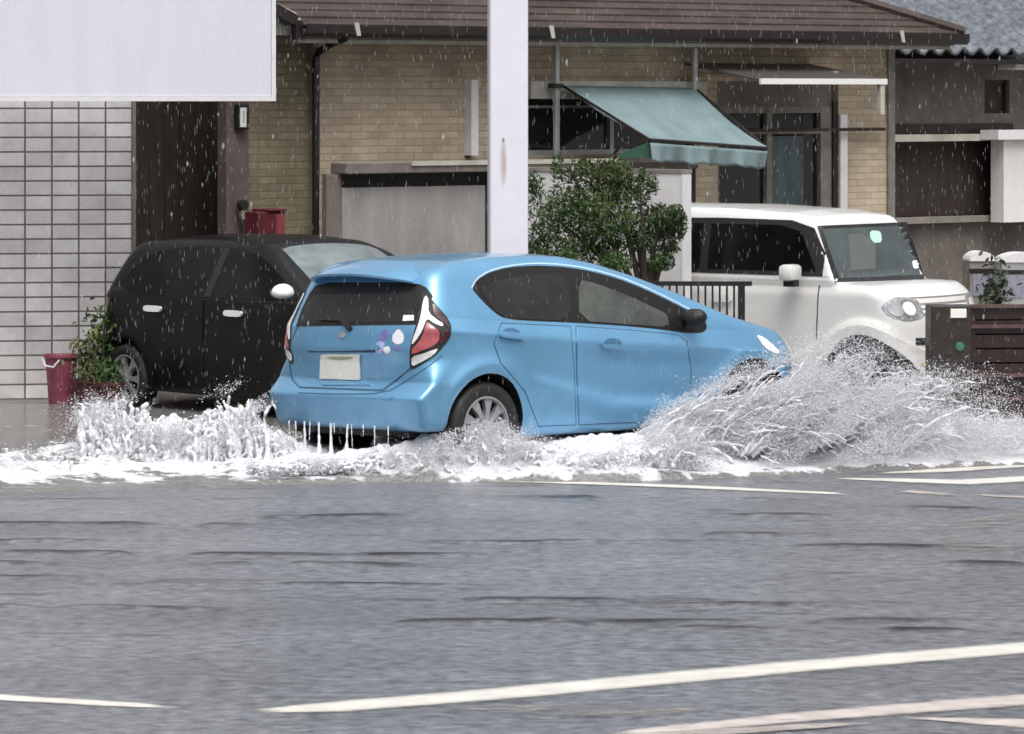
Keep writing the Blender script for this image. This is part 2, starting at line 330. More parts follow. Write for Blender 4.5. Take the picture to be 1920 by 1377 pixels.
# wide ground sheet to the horizon, a little lower than everything
g, f, _, _ = grid(-600, 600, 25, -200, 1400, 33, lambda x, y: x*0-.09)
tag(npmesh('ground', g, f, M['concrete']), kind='structure')
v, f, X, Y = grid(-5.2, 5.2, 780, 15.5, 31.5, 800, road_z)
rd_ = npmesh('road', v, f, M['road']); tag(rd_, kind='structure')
def ripple_dark(x, y):  # mask for the dark look of water ripples, painted into the road colour
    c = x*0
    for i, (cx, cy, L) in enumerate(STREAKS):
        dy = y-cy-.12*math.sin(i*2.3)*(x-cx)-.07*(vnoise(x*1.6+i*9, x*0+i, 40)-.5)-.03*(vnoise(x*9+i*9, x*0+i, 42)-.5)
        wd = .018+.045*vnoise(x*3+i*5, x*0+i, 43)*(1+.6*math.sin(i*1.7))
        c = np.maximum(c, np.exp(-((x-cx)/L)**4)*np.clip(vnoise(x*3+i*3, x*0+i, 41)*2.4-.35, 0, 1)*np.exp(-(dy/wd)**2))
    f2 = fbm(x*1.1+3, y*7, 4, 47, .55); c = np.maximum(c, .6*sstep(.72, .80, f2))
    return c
ck = ripple_dark(v[:, 0], v[:, 1]); at = rd_.data.color_attributes.new('ripple_dark', 'FLOAT_COLOR', 'POINT'); cc = np.ones((len(ck), 4), dtype=np.float32); cc[:, :3] = ck[:, None]; at.data.foreach_set('color', cc.ravel())
outer = MB()
for x0, x1, y0, y1 in ((-60, -5.2, -30, 31.5), (5.2, 60, -30, 31.5), (-5.2, 5.2, -30, 15.5), (-60, 60, 31.5, 34.5)):
    outer.add([(x0, y0, 0), (x1, y0, 0), (x1, y1, 0), (x0, y1, 0)], [(0, 1, 2, 3)])
tag(outer.build('side_road', M['road']), kind='structure')
# road markings: strips defined by their two end points on the ground and a width
def marking(pts, label, m, group='painted lines on the wet road', lift=.004):
    """pts: list of (x,y,width) along the line"""
    o_v = []; o_f = []
    P = [np.array(p[:2]) for p in pts]; segs = []
    for a, b, wa, wb in zip(P[:-1], P[1:], [p[2] for p in pts[:-1]], [p[2] for p in pts[1:]]):
        n = max(2, int(np.linalg.norm(b-a)/.03)); 
        for i in range(n): k = i/n; segs.append((a*(1-k)+b*k, wa*(1-k)+wb*k))
    segs.append((P[-1], pts[-1][2]))
    K = 9; d = P[-1]-P[0]; d /= np.linalg.norm(d); nn = np.array([-d[1], d[0]])
    for i, (c, wd) in enumerate(segs):
        jit = (random.random()-.5)*.012
        for k in range(K):
            q = c+nn*((k/(K-1)-.5)*wd+jit); o_v.append((q[0], q[1], 0))
    o_v = np.array(o_v); o_v[:, 2] = road_z(o_v[:, 0], o_v[:, 1])+lift
    for i in range(len(segs)-1):
        for k in range(K-1): o_f.append((i*K+k, i*K+k+1, (i+1)*K+k+1, (i+1)*K+k))
    o = npmesh('road_marking', o_v, o_f, m)
    ee = np.tile(np.array([0, .7, 1, 1, 1, 1, 1, .7, 0]), len(segs)); ee = ee*np.repeat(np.clip(np.minimum(np.arange(len(segs)), len(segs)-1-np.arange(len(segs)))/4., 0, 1), K)
    at = o.data.color_attributes.new('edge', 'FLOAT_COLOR', 'POINT'); cc = np.ones((len(ee), 4), dtype=np.float32); cc[:, :3] = ee[:, None]; at.data.foreach_set('color', cc.ravel())
    tag(o, label, 'road marking', group)
    return o
def gp(px, py, w): x, y = ground(px, py); return (x, y, w)
marking([gp(478,1336,.12), gp(620,1328,.33), gp(960,1300,.36), gp(1500,1251,.38), gp(2050,1205,.38)], 'long solid white line rising to the right across the near road', M['paintline'])
marking([gp(-300,1291,.2), gp(0,1309,.19), gp(240,1323,.16), gp(325,1329,.05)], 'short white line end at the lower left edge of the road', M['paintline'])
marking([gp(870,903,.14), gp(1000,904,.22), gp(1300,914,.24), gp(1560,926,.15), gp(1590,928,.06)], 'thin white line slanting down just in front of the foam', M['paintline'])
M['paintpink'] = mat('pinkish road paint', (.52,.46,.43), .4, var=.2, vscale=6); worn(M['paintpink'], .28, .40, 10, (.5,1.3,1))
marking([gp(1150,1380,.16), gp(1500,1346,.27), gp(1920,1314,.33), gp(2150,1296,.33)], 'worn pinkish line at the lower right corner of the road', M['paintpink'])
marking([gp(1690,1347,.03), gp(1800,1352,.16), gp(1930,1358,.32), gp(2100,1364,.4)], 'worn pale patch of hatching between the lower right lines', M['paintpink'])
marking([gp(840,1328,.1), gp(1000,1331,.34), gp(1200,1336,.36), gp(1330,1332,.1)], 'faded smear of paint below the long white line', M['paintfaint'], lift=.003)
marking([gp(1000,1392,.12), gp(1250,1382,.22), gp(1500,1366,.16), gp(1640,1358,.05)], 'broad worn paint stripe at the very bottom right', M['paintworn'], lift=.0075)
marking([gp(1560,898,.08), gp(1700,902,.36), gp(1810,905,.44), gp(1990,895,.44)], 'nearer of the two white stripes at the right flood edge', M['paintline'])
marking([gp(1640,889,.06), gp(1760,884,.28), gp(1990,868,.32)], 'farther of the two white stripes at the right flood edge', M['paintline'])
marking([gp(1670,927,.06), gp(1700,922,.20), gp(1780,929,.20), gp(1795,931,.05)], 'small broken white dash right of the slanting line', M['paintworn'])
marking([gp(1820,927,.06), gp(1870,932,.15), gp(1990,936,.2)], 'white dash at the right edge just below the stripes', M['paintworn'])
marking([gp(1740,998,.06), gp(1820,985,.45), gp(1990,962,.5)], 'upper arm of the faded arrow marking on the right', M['paintfaint'])
marking([gp(1770,1006,.08), gp(1840,1030,.5), gp(1910,1036,.2)], 'lower arm of the faded arrow marking on the right', M['paintfaint'])

# flood: a height field with foam as a colour attribute
def mound(x, y, cx, cy, sx, sy, h, a=0):
    dx, dy = x-cx, y-cy; u = dx*math.cos(a)+dy*math.sin(a); v = -dx*math.sin(a)+dy*math.cos(a)
    return h*np.exp(-(u/sx)**2-(v/sy)**2)
def flood(x, y):
    e = edge_y(x); t = y-e
    lvl = (.115-.05*(1-sstep(-2.2, -1.4, x))*(1-sstep(.4, 1.0, t))-.11*sstep(2.2, 4.5, t))*(.22*sstep(0, .06, t)+.78*sstep(.05, .75, t)) + .012*np.exp(-((t-.10)/.06)**2)*(.2+1.6*fbm(x*5, y*9, 3, 45))
    n1 = fbm(x*2.2, y*2.6, 5, 5); n2 = fbm(x*9, y*12, 4, 15); n3 = fbm(x*26, y*30, 3, 25)
    # foamy band in front of and round the car
    band = sstep(.15, .6, t)*(1-sstep(1.7, 3.0, t))
    rough = (1-.5*sstep(.7, 1.4, x)*(1-sstep(.5, .9, t)))*sstep(0, .45, t)*(.05*(n1-.5)+.035*(n2-.5)+.014*(n3-.5))
    m = mound(x, y, -2.35, 30.0, .62, .30, .22)+mound(x, y, -1.8, 30.1, .35, .3, .12)+mound(x, y, -3.1, 29.8, .5, .3, .05)
    m = m+mound(x, y, -.3, 29.9, .6, .25, .06, -.1)+mound(x, y, .35, 30.15, .55, .28, .05, .1)
    m = m+mound(x, y, 1.25, 30.5, .42, .32, .17, .3)+mound(x, y, 2.05, 31.1, .75, .4, .26, .2)+mound(x, y, 3.0, 31.3, .9, .45, .14, .1)+mound(x, y, 2.3, 30.75, 1.2, .14, .03, .08)
    m = m+mound(x, y, -.35, 29.26, .95, .13, .27, -.01)+mound(x, y, .75, 29.9, .5, .2, .12, .1)
    z = lvl+rough*(.35+band*1.0)+m*(.55+.6*n2+.25*n1)
    # calm, lower gap
    # foam: strong near the front of the band, round the mounds, thin elsewhere
    nf = fbm(x*3.2, y*5.5, 6, 55, .6); nf2 = fbm(x*11, y*22, 4, 65, .6)
    foam = .42*band+2.2*m+.9*np.exp(-((t-.55)/.35)**2)+.9*sstep(-2.1, -1.5, x)*(1-sstep(.6, 1.2, t))*sstep(.0, .07, t)+(nf-.5)*2.7+(nf2-.5)*2.0-.16
    foam = foam-.75*np.exp(-((x-1.55)/.42)**2-((y-30.32)/.16)**2)*1.3
    leftfront = (1-sstep(-2.1, -1.6, x))*(1-sstep(.35, .75, t))
    foam = foam-.42*leftfront
    foam = foam-.55*sstep(1.2, 2.2, t)
    foam = sstep(.15, .75, foam)
    return z, foam, t
fx = np.linspace(-5.2, 5.2, 950); fy = np.concatenate([np.linspace(27.8, 31.6, 430), np.linspace(31.62, 36.2, 130)])
X, Y = np.meshgrid(fx, fy, indexing='ij'); Z, F, T = flood(X, Y)
ny = len(fy); idx = (np.arange(len(fx)-1)[:, None]*ny+np.arange(ny-1)[None, :]); 
keep = (T[:-1, :-1] > -.03) | (T[1:, 1:] > -.03)
Z = np.where(T < .0, road_z(X, Y)-.006+.0*Z, np.maximum(Z, .012*sstep(0, .05, T)))
i = idx[keep]
fo = npmesh('flood_water', np.stack([X.ravel(), Y.ravel(), Z.ravel()], 1), np.stack([i, i+ny, i+ny+1, i+1], 1), None)
at = fo.data.color_attributes.new('foam', 'FLOAT_COLOR', 'POINT')
col = np.ones((F.size, 4), dtype=np.float32); col[:, :3] = F.ravel()[:, None]; at.data.foreach_set('color', col.ravel())
def floodmat():
    m = bpy.data.materials.new('muddy flood water'); m.use_nodes = True; t = m.node_tree; L = t.links.new
    p = t.nodes['Principled BSDF']; p.inputs['Roughness'].default_value = .1; p.inputs['Specular IOR Level'].default_value = .6
    tc = t.nodes.new('ShaderNodeTexCoord'); n = t.nodes.new('ShaderNodeTexNoise'); n.inputs['Scale'].default_value = 3; n.inputs['Detail'].default_value = 6
    L(tc.outputs['Object'], n.inputs['Vector'])
    r = t.nodes.new('ShaderNodeValToRGB'); r.color_ramp.elements[0].color = (.085,.083,.078,1); r.color_ramp.elements[1].color = (.22,.217,.208,1); L(n.outputs['Fac'], r.inputs[0])
    mp = t.nodes.new('ShaderNodeMapping'); mp.inputs['Scale'].default_value = (1, 1.6, 1); L(tc.outputs['Object'], mp.inputs[0])
    n2 = t.nodes.new('ShaderNodeTexNoise'); n2.inputs['Scale'].default_value = 22; n2.inputs['Detail'].default_value = 5; L(mp.outputs[0], n2.inputs['Vector'])
    bp = t.nodes.new('ShaderNodeBump'); bp.inputs['Strength'].default_value = .8; bp.inputs['Distance'].default_value = .03; L(n2.outputs['Fac'], bp.inputs['Height']); L(bp.outputs[0], p.inputs['Normal'])
    at = t.nodes.new('ShaderNodeAttribute'); at.attribute_name = 'foam'
    n3 = t.nodes.new('ShaderNodeTexNoise'); n3.inputs['Scale'].default_value = 38; n3.inputs['Detail'].default_value = 4; L(mp.outputs[0], n3.inputs['Vector'])
    ad = t.nodes.new('ShaderNodeMath'); ad.operation = 'MULTIPLY_ADD'; L(n3.outputs['Fac'], ad.inputs[0]); ad.inputs[1].default_value = 1.1; ad.inputs[2].default_value = -.55
    a2 = t.nodes.new('ShaderNodeMath'); a2.operation = 'ADD'; a2.use_clamp = True; L(ad.outputs[0], a2.inputs[0]); L(at.outputs['Fac'], a2.inputs[1])
    ms = t.nodes.new('ShaderNodeMath'); ms.operation = 'MULTIPLY'; ms.use_clamp = True; L(a2.outputs[0], ms.inputs[0]); 
    st = t.nodes.new('ShaderNodeMapRange'); st.inputs[1].default_value = 0; st.inputs[2].default_value = .3; L(at.outputs['Fac'], st.inputs[0]); L(st.outputs[0], ms.inputs[1])
    mx = t.nodes.new('ShaderNodeMix'); mx.data_type = 'RGBA'; L(ms.outputs[0], mx.inputs[0]); L(r.outputs[0], mx.inputs[6]); mx.inputs[7].default_value = (.62,.62,.65,1)
    L(mx.outputs[2], p.inputs['Base Color'])
    rr = t.nodes.new('ShaderNodeMapRange'); rr.inputs[3].default_value = .14; rr.inputs[4].default_value = .6; L(ms.outputs[0], rr.inputs[0]); L(rr.outputs[0], p.inputs['Roughness'])
    return m
fo.data.materials.append(floodmat()); tag(fo, kind='structure')
# wide shallow water left/right of the detailed area
ow = MB()
for x0, x1 in ((-40, -5.2), (5.2, 40)): ow.add([(x0, 28.3 if x0 < 0 else 30.9, .1), (x1, 28.3 if x0 < 0 else 30.9, .1), (x1, 36.2, .1), (x0, 36.2, .1)], [(0,1,2,3)])
tag(ow.build('flood_water', mat('muddy water far', (.16,.15,.13), .18, var=.2, bump=.5, bscale=8)), kind='structure')
# forecourt behind the water, wet paving slightly raised, with kerb
v, f, _, _ = grid(-5.2, 30, 40, 35.2, 60, 30, lambda x, y: .0*x-.004)
tag(npmesh('forecourt', v, f, M['concrete']), kind='structure')

# ------------------------------------------------------------ tan brick house (43 degrees to the view)
A = R(43)
HF = Frame(-1.79, 39.4, A)
house = thing('brick_house', 'tan brick sided house with brown slate roof and dark gutter behind the parked cars', 'house', (-1.79, 39.4, 0), A)
def hx(px, off=0): return HF.at(px, 300, off)[0]
def hz(px, py, off=0): return HF.at(px, py, off)[1]
xl, xr_ = hx(462), hx(1662)
zt = 3.14
m = MB(); m.box(xl, 0, 0, .2, -.1, zt); m.build('side_wall', M['sidingshade'], house)
# brick wall with openings left free: window band and porch door
wx0, wx1 = hx(985), hx(1312); wz0, wz1 = hz(1150, 290), hz(1150, 168)
dx0, dx1 = hx(1345), hx(1572); dz1 = hz(1450, 205)
m = MB()
m.box(0, wx0, 0, .2, -.1, zt); m.box(wx0, wx1, 0, .2, -.1, wz0); m.box(wx0, wx1, 0, .2, wz1, zt)
m.box(wx1, dx0, 0, .2, -.1, zt); m.box(dx0, dx1, 0, .2, dz1+.28, zt); m.box(dx1, xr_, 0, .2, -.1, zt)
m.build('wall', M['siding'], house)
MB().box(xr_, xr_+.1, -.03, .6, -.1, zt).build('corner_board', M['trimgrey'], house)
MB().box(-.06, 0, -.05, 0, hz(590,455), zt-.02).box(.012, .05, -.02, .0, hz(600, 335), hz(600, 95)).build('corner_trim', M['trimgrey'], house)
MB().box(0, hx(1660), -.022, 0, hz(800,143), hz(800,137)).build('trim_band', M['siding'], house)
# dark base interior behind the openings
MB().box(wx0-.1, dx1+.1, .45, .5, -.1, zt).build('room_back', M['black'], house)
# gable roof: front slope over the eave, hip at the right end
ez = HF.at(1000, 60, -.5)[1]
e0 = HF.at(560, 60, -.5)[0]; e1 = HF.at(1802, 70, -.5)[0]
rows = 22; sl = R(24)
m = MB()
for k in range(rows):
    u0, u1 = k*.17, (k+1)*.17+.01
    y0, z0 = -.52+u0*math.cos(sl), ez+.03+u0*math.sin(sl); y1, z1 = -.52+u1*math.cos(sl), ez+.03+u1*math.sin(sl)
    xa, xb = e0-.03+ u0*.15, e1-u0*1.0*math.cos(sl)
    xb2 = e1-u1*1.0*math.cos(sl)
    m.add([(xa, y0, z0), (xb, y0, z0), (xb, y0, z0+.016), (xa, y0, z0+.016), (xa, y1, z1), (xb2, y1, z1)], [(0,1,2,3), (3,2,5,4)])
ytop, ztop_ = -.52+rows*.17*math.cos(sl), ez+.03+rows*.17*math.sin(sl)
m.add([(e0+.5, ytop, ztop_), (e1-rows*.17, ytop, ztop_), (e1-rows*.17, 9, ez-.2), (e0+.5, 9, ez-.2), (e1, -.52, ez+.03), (e1, 9, ez)], [(0,1,2,3), (1,4,5,2)])
rf = m.build('roof', M['roof'], house)
MB().tube([(e1+.02, -.53, ez+.06), (e1-rows*.17, ytop, ztop_+.05)], .05, 8).build('hip_ridge', M['roof'], rf)
MB().box(e0-.08, e0, -.56, -.49, ez-.10, ez+.07).prism([(e0-.10, ez+.03), (e0-.04, ez+.11), (e0-.62, ez+.36), (e0-.66, ez+.29)], -.56, -.40).build('verge_board', M['gutter'], rf)
MB().prism([(hx(515,-.42), hz(515,66,-.42)), (hx(566,-.42), hz(566,66,-.42)), (hx(566,-.42), hz(566,38,-.42)), (hx(555,-.42), hz(555,24,-.42)), (hx(500,-.42), hz(500,-4,-.42)), (hx(440,-.42), hz(440,-4,-.42)), (hx(440,-.42), hz(440,66,-.42))], -.42, -.05).build('gable_end', M['trim'], house)
# soffit, gutter with brackets
MB().box(e0, e1-.1, -.50, .25, ez-.085, ez-.05).build('soffit', M['trimgrey'], house)
MB().box(e0+.02, e1-.12, -.46, -.40, ez-.125, ez-.09).build('fascia', M['trim'], house)
g = MB()
gp_ = [(-.50,0),(-.515,-.03),(-.545,-.055),(-.585,-.055),(-.615,-.03),(-.62,.02),(-.60,.02),(-.60,-.02),(-.575,-.04),(-.545,-.04),(-.52,0)]
n = len(gp_); g.add([(e0, a, ez+.005+b*1.45) for a, b in gp_]+[(e1, a, ez+.005+b*1.45) for a, b in gp_], [tuple(range(n)), tuple(range(2*n-1, n-1, -1))]+[(i, n+i, n+(i+1)%n, (i+1)%n) for i in range(n)])
gt = g.build('gutter', M['gutter'], house)
MB().box(e0, e1-.1, -.44, -.425, ez-.09, ez+.03).build('fascia_board', M['gutter'], house)
for px in (668, 1033, 1690):
    bx = hx(px, -.62)
    MB().prism([(bx-.035, ez+.06), (bx+.02, ez+.06), (bx+.045, ez-.06), (bx+.0, ez-.06)], -.635, -.622).build('gutter_bracket', M['trim'], gt)
# downpipe
zc = hz(590, 100); x0 = hx(592, -.08)
dp = MB().tube([(hx(645,-.5), -.55, hz(645,58,-.5)), (hx(645,-.5), -.52, hz(645,72,-.5)), (hx(628,-.4), -.36, hz(628,82,-.4)), (hx(598,-.1), -.10, hz(598,97,-.1)), (x0, -.08, hz(592,108,-.1)), (x0, -.08, -.05)], .034, 10)
dp.build('downpipe', M['gutter'], house)
# white duct on the wall
q0, q1 = hx(884, -.1), hx(897, -.1)
MB().box(q0, q1, -.10, -.0, hz(890,292,-.1), hz(890,150,-.1)).build('duct_cover', M['signframe'], house)
MB().box(hx(876,-.03), hx(882,-.03), -.03, 0, hz(880,295), hz(880,150)).build('dark_trim_strip', M['gutter'], house)  # narrow dark vertical trim beside the duct
# window with shutter box
win = MB()
win.box(wx0, wx1, .02, .16, wz0, wz0+.05).box(wx0, wx1, .02, .16, wz1-.05, wz1)
for x in (wx0, (wx0+wx1)/2-.03, wx1-.05): win.box(x, x+.05, .025, .155, wz0+.05, wz1-.05)
wn = win.build('window', M['silver'], house)
MB().box(wx0+.05, (wx0+wx1)/2-.03, .07, .08, wz0+.05, wz1-.05).box((wx0+wx1)/2+.02, wx1-.05, .09, .10, wz0+.05, wz1-.05).build('pane', M['glassdark'], wn)
MB().box(wx0-.05, hx(1308), -.14, -.003, hz(1000,186), hz(1000,152)).build('shutter_box', M['trim'], house, bevel=.008)
MB().box(wx0-.05, hx(1300), -.04, -.004, hz(1010,203), hz(1010,198)).build('window_head', M['trimgrey'], wn)
# sliding door under the porch
dr = MB()
for a, b in ((1345, 1352), (1442, 1452), (1543, 1563)): dr.box(hx(a), hx(b), .03, .15, -.05, dz1+.02)
dr.box(hx(1352), hx(1442), .035, .145, dz1-.04, dz1+.02).box(hx(1452), hx(1543), .035, .145, dz1-.04, dz1+.02)
dr.box(hx(1352), hx(1543), .032, .05, hz(1450,252), hz(1450,246))
do_ = dr.build('sliding_door', M['trimgrey'], house)
MB().box(hx(1352), hx(1442), .08, .09, -.05, dz1-.04).build('pane', M['glassdark'], do_)
MB().box(hx(1452), hx(1516), .07, .08, -.05, hz(1480,255)).build('curtain_pane', M['glassteal'], do_)
MB().box(hx(1516), hx(1543), .085, .095, -.05, dz1-.04).box(hx(1452), hx(1516), .09, .1, hz(1480,252), dz1-.04).build('pane', M['glassdark'], do_)
MB().box(hx(1345), hx(1563), .03, .12, dz1+.02, dz1+.28).build('transom', M['brownpanel'], house)
MB().box(hx(1572), hx(1585), -.03, .14, -.05, hz(1580,215)).build('white_jamb', M['signframe'], house)
MB().box(hx(1563), hx(1572), .0, .14, -.05, hz(1580,190)).build('dark_jamb', M['gatebrown'], house)
# small hanging box and rail at porch
MB().box(hx(1340,-.1), hx(1660,-.1), -.10, -.07, hz(1500,247,-.1), hz(1500,241,-.1)).build('clothes_rail', M['gatebrown'], house)

# porch canopy (thin flat roof on a bracket post)
off = -1.05
cnp = thing('porch_canopy', 'thin flat white edged canopy over the sliding glass door of the brick house', 'canopy', (-1.79, 39.4, 0), A)
cx0, cx1 = hx(1428, off), hx(1664, off); cz = hz(1540, 153, off)
MB().box(cx0, cx1, off, off+.03, cz-.028, cz+.028).build('front_edge', mat('white aluminium edge', (.78,.77,.74), .4), cnp)
MB().add([(cx0, off+.03, cz+.0), (cx1, off+.03, cz), (cx1, -.01, cz+.16), (cx0, -.01, cz+.16), (cx0, off+.03, cz+.02), (cx1, off+.03, cz+.02), (cx1, -.01, cz+.18), (cx0, -.01, cz+.18)],
    [(0,3,2,1),(4,5,6,7),(0,1,5,4),(1,2,6,5),(2,3,7,6),(3,0,4,7)]).build('canopy_sheet', mat('smoky canopy sheet', (.07,.065,.06), .4), cnp)
MB().box(cx1-.09, cx1-.03, off+.01, off+.06, hz(1648,215,off), cz-.03).build('corner_post', M['trim'], cnp)
MB().box(hx(1560,-.6), hx(1570,-.6), -.62, -.58, cz-.02, hz(1565,133,-.6)).build('bracket', M['trimgrey'], cnp)

# teal awning over the window
aw = thing('window_awning', 'faded teal cloth awning sloping down from a pole frame over the dark window', 'awning', (-1.79, 39.4, 0), A)
a0 = HF.at(1056, 162, -.2); a1 = HF.at(1303, 166, -.2)
b0 = HF.at(1218, 262, -1.35); b1 = HF.at(1438, 278, -1.35)
nx, nyy = 60, 26; vs = []; fs = []
for i in range(nx+1):
    for j in range(nyy+1):
        u, k = i/nx, j/nyy
        x = (a0[0]*(1-u)+a1[0]*u)*(1-k)+(b0[0]*(1-u)+b1[0]*u)*k; z = (a0[1]*(1-u)+a1[1]*u)*(1-k)+(b0[1]*(1-u)+b1[1]*u)*k
        y = -.2*(1-k)-1.35*k
        z -= .035*math.sin(math.pi*k)*(.6+.4*math.cos(u*12.5))+.010*math.sin(u*31+k*5)*k
        vs.append((x, y, z))
for i in range(nx):
    for j in range(nyy): fs.append((i*(nyy+1)+j, (i+1)*(nyy+1)+j, (i+1)*(nyy+1)+j+1, i*(nyy+1)+j+1))
cl = npmesh('awning_cloth', vs, fs, M['awning'], aw)
sd_ = cl.modifiers.new('thickness', 'SOLIDIFY'); sd_.thickness = .006
vs = []; fs = []; K = 6
for i in range(nx*2+1):
    u = i/(nx*2); x = b0[0]*(1-u)+b1[0]*u; z = b0[1]*(1-u)+b1[1]*u-.03
    h = .15+.018*abs(math.sin(u*22)) + .02*vnoise(np.array([u*9.]), np.array([0.]), 70)[0]
    for k in range(K+1):
        t_ = k/K; vs.append((x+.01*math.sin(u*30)*t_, -1.355-.03*t_*math.sin(u*17+1)-.02*math.sin(u*44)*t_, z-h*t_))
for i in range(nx*2):
    for k in range(K): fs.append((i*(K+1)+k, (i+1)*(K+1)+k, (i+1)*(K+1)+k+1, i*(K+1)+k+1))
va = npmesh('valance', vs, fs, M['awning'], aw); va.modifiers.new('thickness', 'SOLIDIFY').thickness = .005
MB().add([(a0[0]+.75, -.9, a0[1]-.42), (b0[0]+.02, -1.33, b0[1]-.02), (b0[0]+.05, -1.34, b0[1]-.17), (b0[0]-.25, -1.1, b0[1]-.17)], [(0,1,2,3)]).build('side_flap', mat('dark green cloth', (.025,.085,.06), .7), aw)
fr = MB()
fr.tube([(a0[0], -.2, a0[1]), (b0[0], -1.35, b0[1])], .014, 8).tube([(a1[0], -.2, a1[1]), (b1[0], -1.35, b1[1])], .014, 8).tube([(b0[0], -1.35, b0[1]), (b1[0], -1.35, b1[1])], .014, 8)
q = HF.at(1152, 288, -.9); q2 = HF.at(1178, 258, -1.15)
fr.tube([(q[0], -.9, q[1]), (q2[0], -1.15, q2[1])], .013, 8)
fr.build('frame', M['gutter'], aw)
for px, y0, y1 in ((1043, 85, 292), (1302, 90, 170)):
    x = hx(px, -.22); MB().box(x-.025, x+.025, -.245, -.2, hz(px, y1, -.22), hz(px, y0, -.22)).build('support_pole', M['silver'], aw, bevel=.006)
x = hx(1043, -.25); MB().box(x-.05, x+.07, -.27, -.19, hz(1043,166,-.22), hz(1043,157,-.22)).build('clamp', M['gutter'], aw)

# lean-to shed in front of the house
SF = Frame(HF.o[0]-HF.n[0]*1.0, HF.o[1]-HF.n[1]*1.0, A)      # wall plane one metre in front of the house
sh = thing('panel_screen', 'low grey panelled wall with a flat overhanging slab on top before the brick house', 'screen', (float(SF.o[0]), float(SF.o[1]), 0), A)
def sx(px, off=0): return SF.at(px, 300, off)[0]
def sz(px, py, off=0): return SF.at(px, py, off)[1]
s0, s1 = sx(650, -.12), sx(1310, -.12); rz1 = sz(900, 302, -.12)
MB().box(s0, s1, -.12, .10, rz1-.10, rz1).build('roof_slab', M['slab'], sh, bevel=.01)
MB().box(sx(772,-.13), s1-.01, -.135, -.121, rz1-.035, rz1+.006).build('roof_flashing', M['trim'], sh)
MB().box(sx(612), sx(640), -.0, .06, -.05, rz1-.10).build('side_panel', M['brownpanel'], sh)
MB().box(sx(640), sx(914), -.012, .0, -.05, sz(780,350)).box(sx(914), sx(1290), 0.02, .03, -.05, sz(1100,342)).build('front_panel', M['greypanel'], sh)
MB().box(sx(640), sx(1290), .06, .08, sz(900,352), rz1-.10).build('dark_gap', M['black'], sh)
MB().box(sx(1284), sx(1296), -.06, 0, -.05, rz1-.10).build('post', M['gatebrown'], sh)
MB().box(sx(908), sx(914), -.03, -.012, -.05, rz1-.1).build('panel_joint', M['gutter'], sh)

# dark lean-to/hedge recess between the two buildings and mauve rendered pier
ob = thing('dark_outbuilding', 'dark brown boarded outbuilding wall in the gap left of the brick house', 'outbuilding', (-1.79, 39.4, 0), A)
b = MB(); xx = hx(225, .8)
while xx < hx(425, .8): b.box(xx, xx+.165, .8+.012*random.random(), .9, -.1, 3.6); xx += .17
b.build('board_wall', M['darkwood'], ob)
MB().box(hx(200,.8), hx(440,.8), .3, .95, 3.6, 3.68).build('eave', M['gutter'], ob)
pier = MB().box(0, hx(466,-.03)-hx(424,-.03), 0, .12, -.1, 3.0)
po = pier.build('rendered_pier', M['mauve'])
pp = HF.o+HF.r*hx(424,-.03)+HF.n*-.03; po.location = (pp[0], pp[1], 0); po.rotation_euler = (0, 0, A)
tag(po, 'mauve brown rendered pier between the dark boards and the house', 'pier')
# wall lantern (white panel in a black frame)
def wallthing(name, label, cat, px, py, off, fr=HF):
    x, z = fr.at(px, py, off); p = fr.o+fr.r*x+fr.n*off
    return thing(name, label, cat, (float(p[0]), float(p[1]), z), fr.a)
t_ = wallthing('wall_lantern', 'small white lantern in a black frame on the mauve pier under the signboard', 'lantern', 450, 218, -.055)
MB().box(-.055, .07, -.05, 0.02, -.12, .105).build('frame', M['black'], t_, bevel=.01)
lp = MB().box(-.045, .025, -.062, -.05, -.10, .075).build('lamp_panel', M['signframe'], t_, bevel=.004)
MB().box(-.012, -.004, -.066, -.062, -.06, .05).build('stripe', M['trimgrey'], lp)
t_ = wallthing('red_post_box', 'dull red box with a lighter front standing at the house wall above the black car', 'box', 500, 418, -.28)
MB().box(-.16, .15, -.08, .12, -.3, .10).box(-.06, .16, -.1, .14, .10, .125).build('body', M['redbox'], t_, bevel=.012)
MB().box(.03, .12, -.105, -.081, -.3, .075).build('door', mat('lighter red door', (.26,.06,.065), .5), t_)
t_ = wallthing('hose_reel', 'small black topped hose reel with a pale body beside the red box', 'hose reel', 455, 385, -.1)
MB().lathe([(.0,-.03),(.045,-.03),(.05,-.0),(.045,.03),(0,.03)], 20, 'y').build('reel', M['black'], t_)
MB().tube([(.0, -.0, -.05), (.01, -.02, -.12), (.035, -.01, -.22), (.03, 0, -.36)], [.03,.035,.03,.02], 8).build('hose', M['trimgrey'], t_)

# ------------------------------------------------------------ tiled shop building on the left (10 degrees)
B = R(10)
TF = Frame(*W(248, 745, 37.1)[:2], B)
shop = thing('tiled_shop', 'shop with white glazed tile wall and grey grout at the left edge', 'shop', (float(TF.o[0]), float(TF.o[1]), 0), B)
MB().box(-6, 0, 0, .15, .0, 4.5).build('tile_wall', M['tile'], shop)
MB().box(-.0, .03, -.02, 6, -.05, 4.5).build('corner_trim', M['trimgrey'], shop)
MB().box(-6, -.0, -.05, .0, -.12, .0).build('footing', M['concrete'], shop)
MB().box(-6, -.02, -.55, -.05, -.12, -.05).build('step', M['concrete'], shop)
sgz = W(300, 190, 35.8)[2]
SG = Frame(*W(517, 190, 35.8)[:2], B)
sg = thing('shop_signboard', 'large blank lavender white signboard box projecting above the tiled wall', 'signboard', (float(SG.o[0]), float(SG.o[1]), 0), B)
MB().box(-7, -.035, 0, .45, sgz+.035, sgz+1.5).build('face_panel', M['signw'], sg, bevel=.006)
MB().box(-7, 0, -.012, .36, sgz, sgz+.035).box(-.035, 0, -.012, .36, sgz+.035, sgz+1.5).build('frame', M['signframe'], sg)

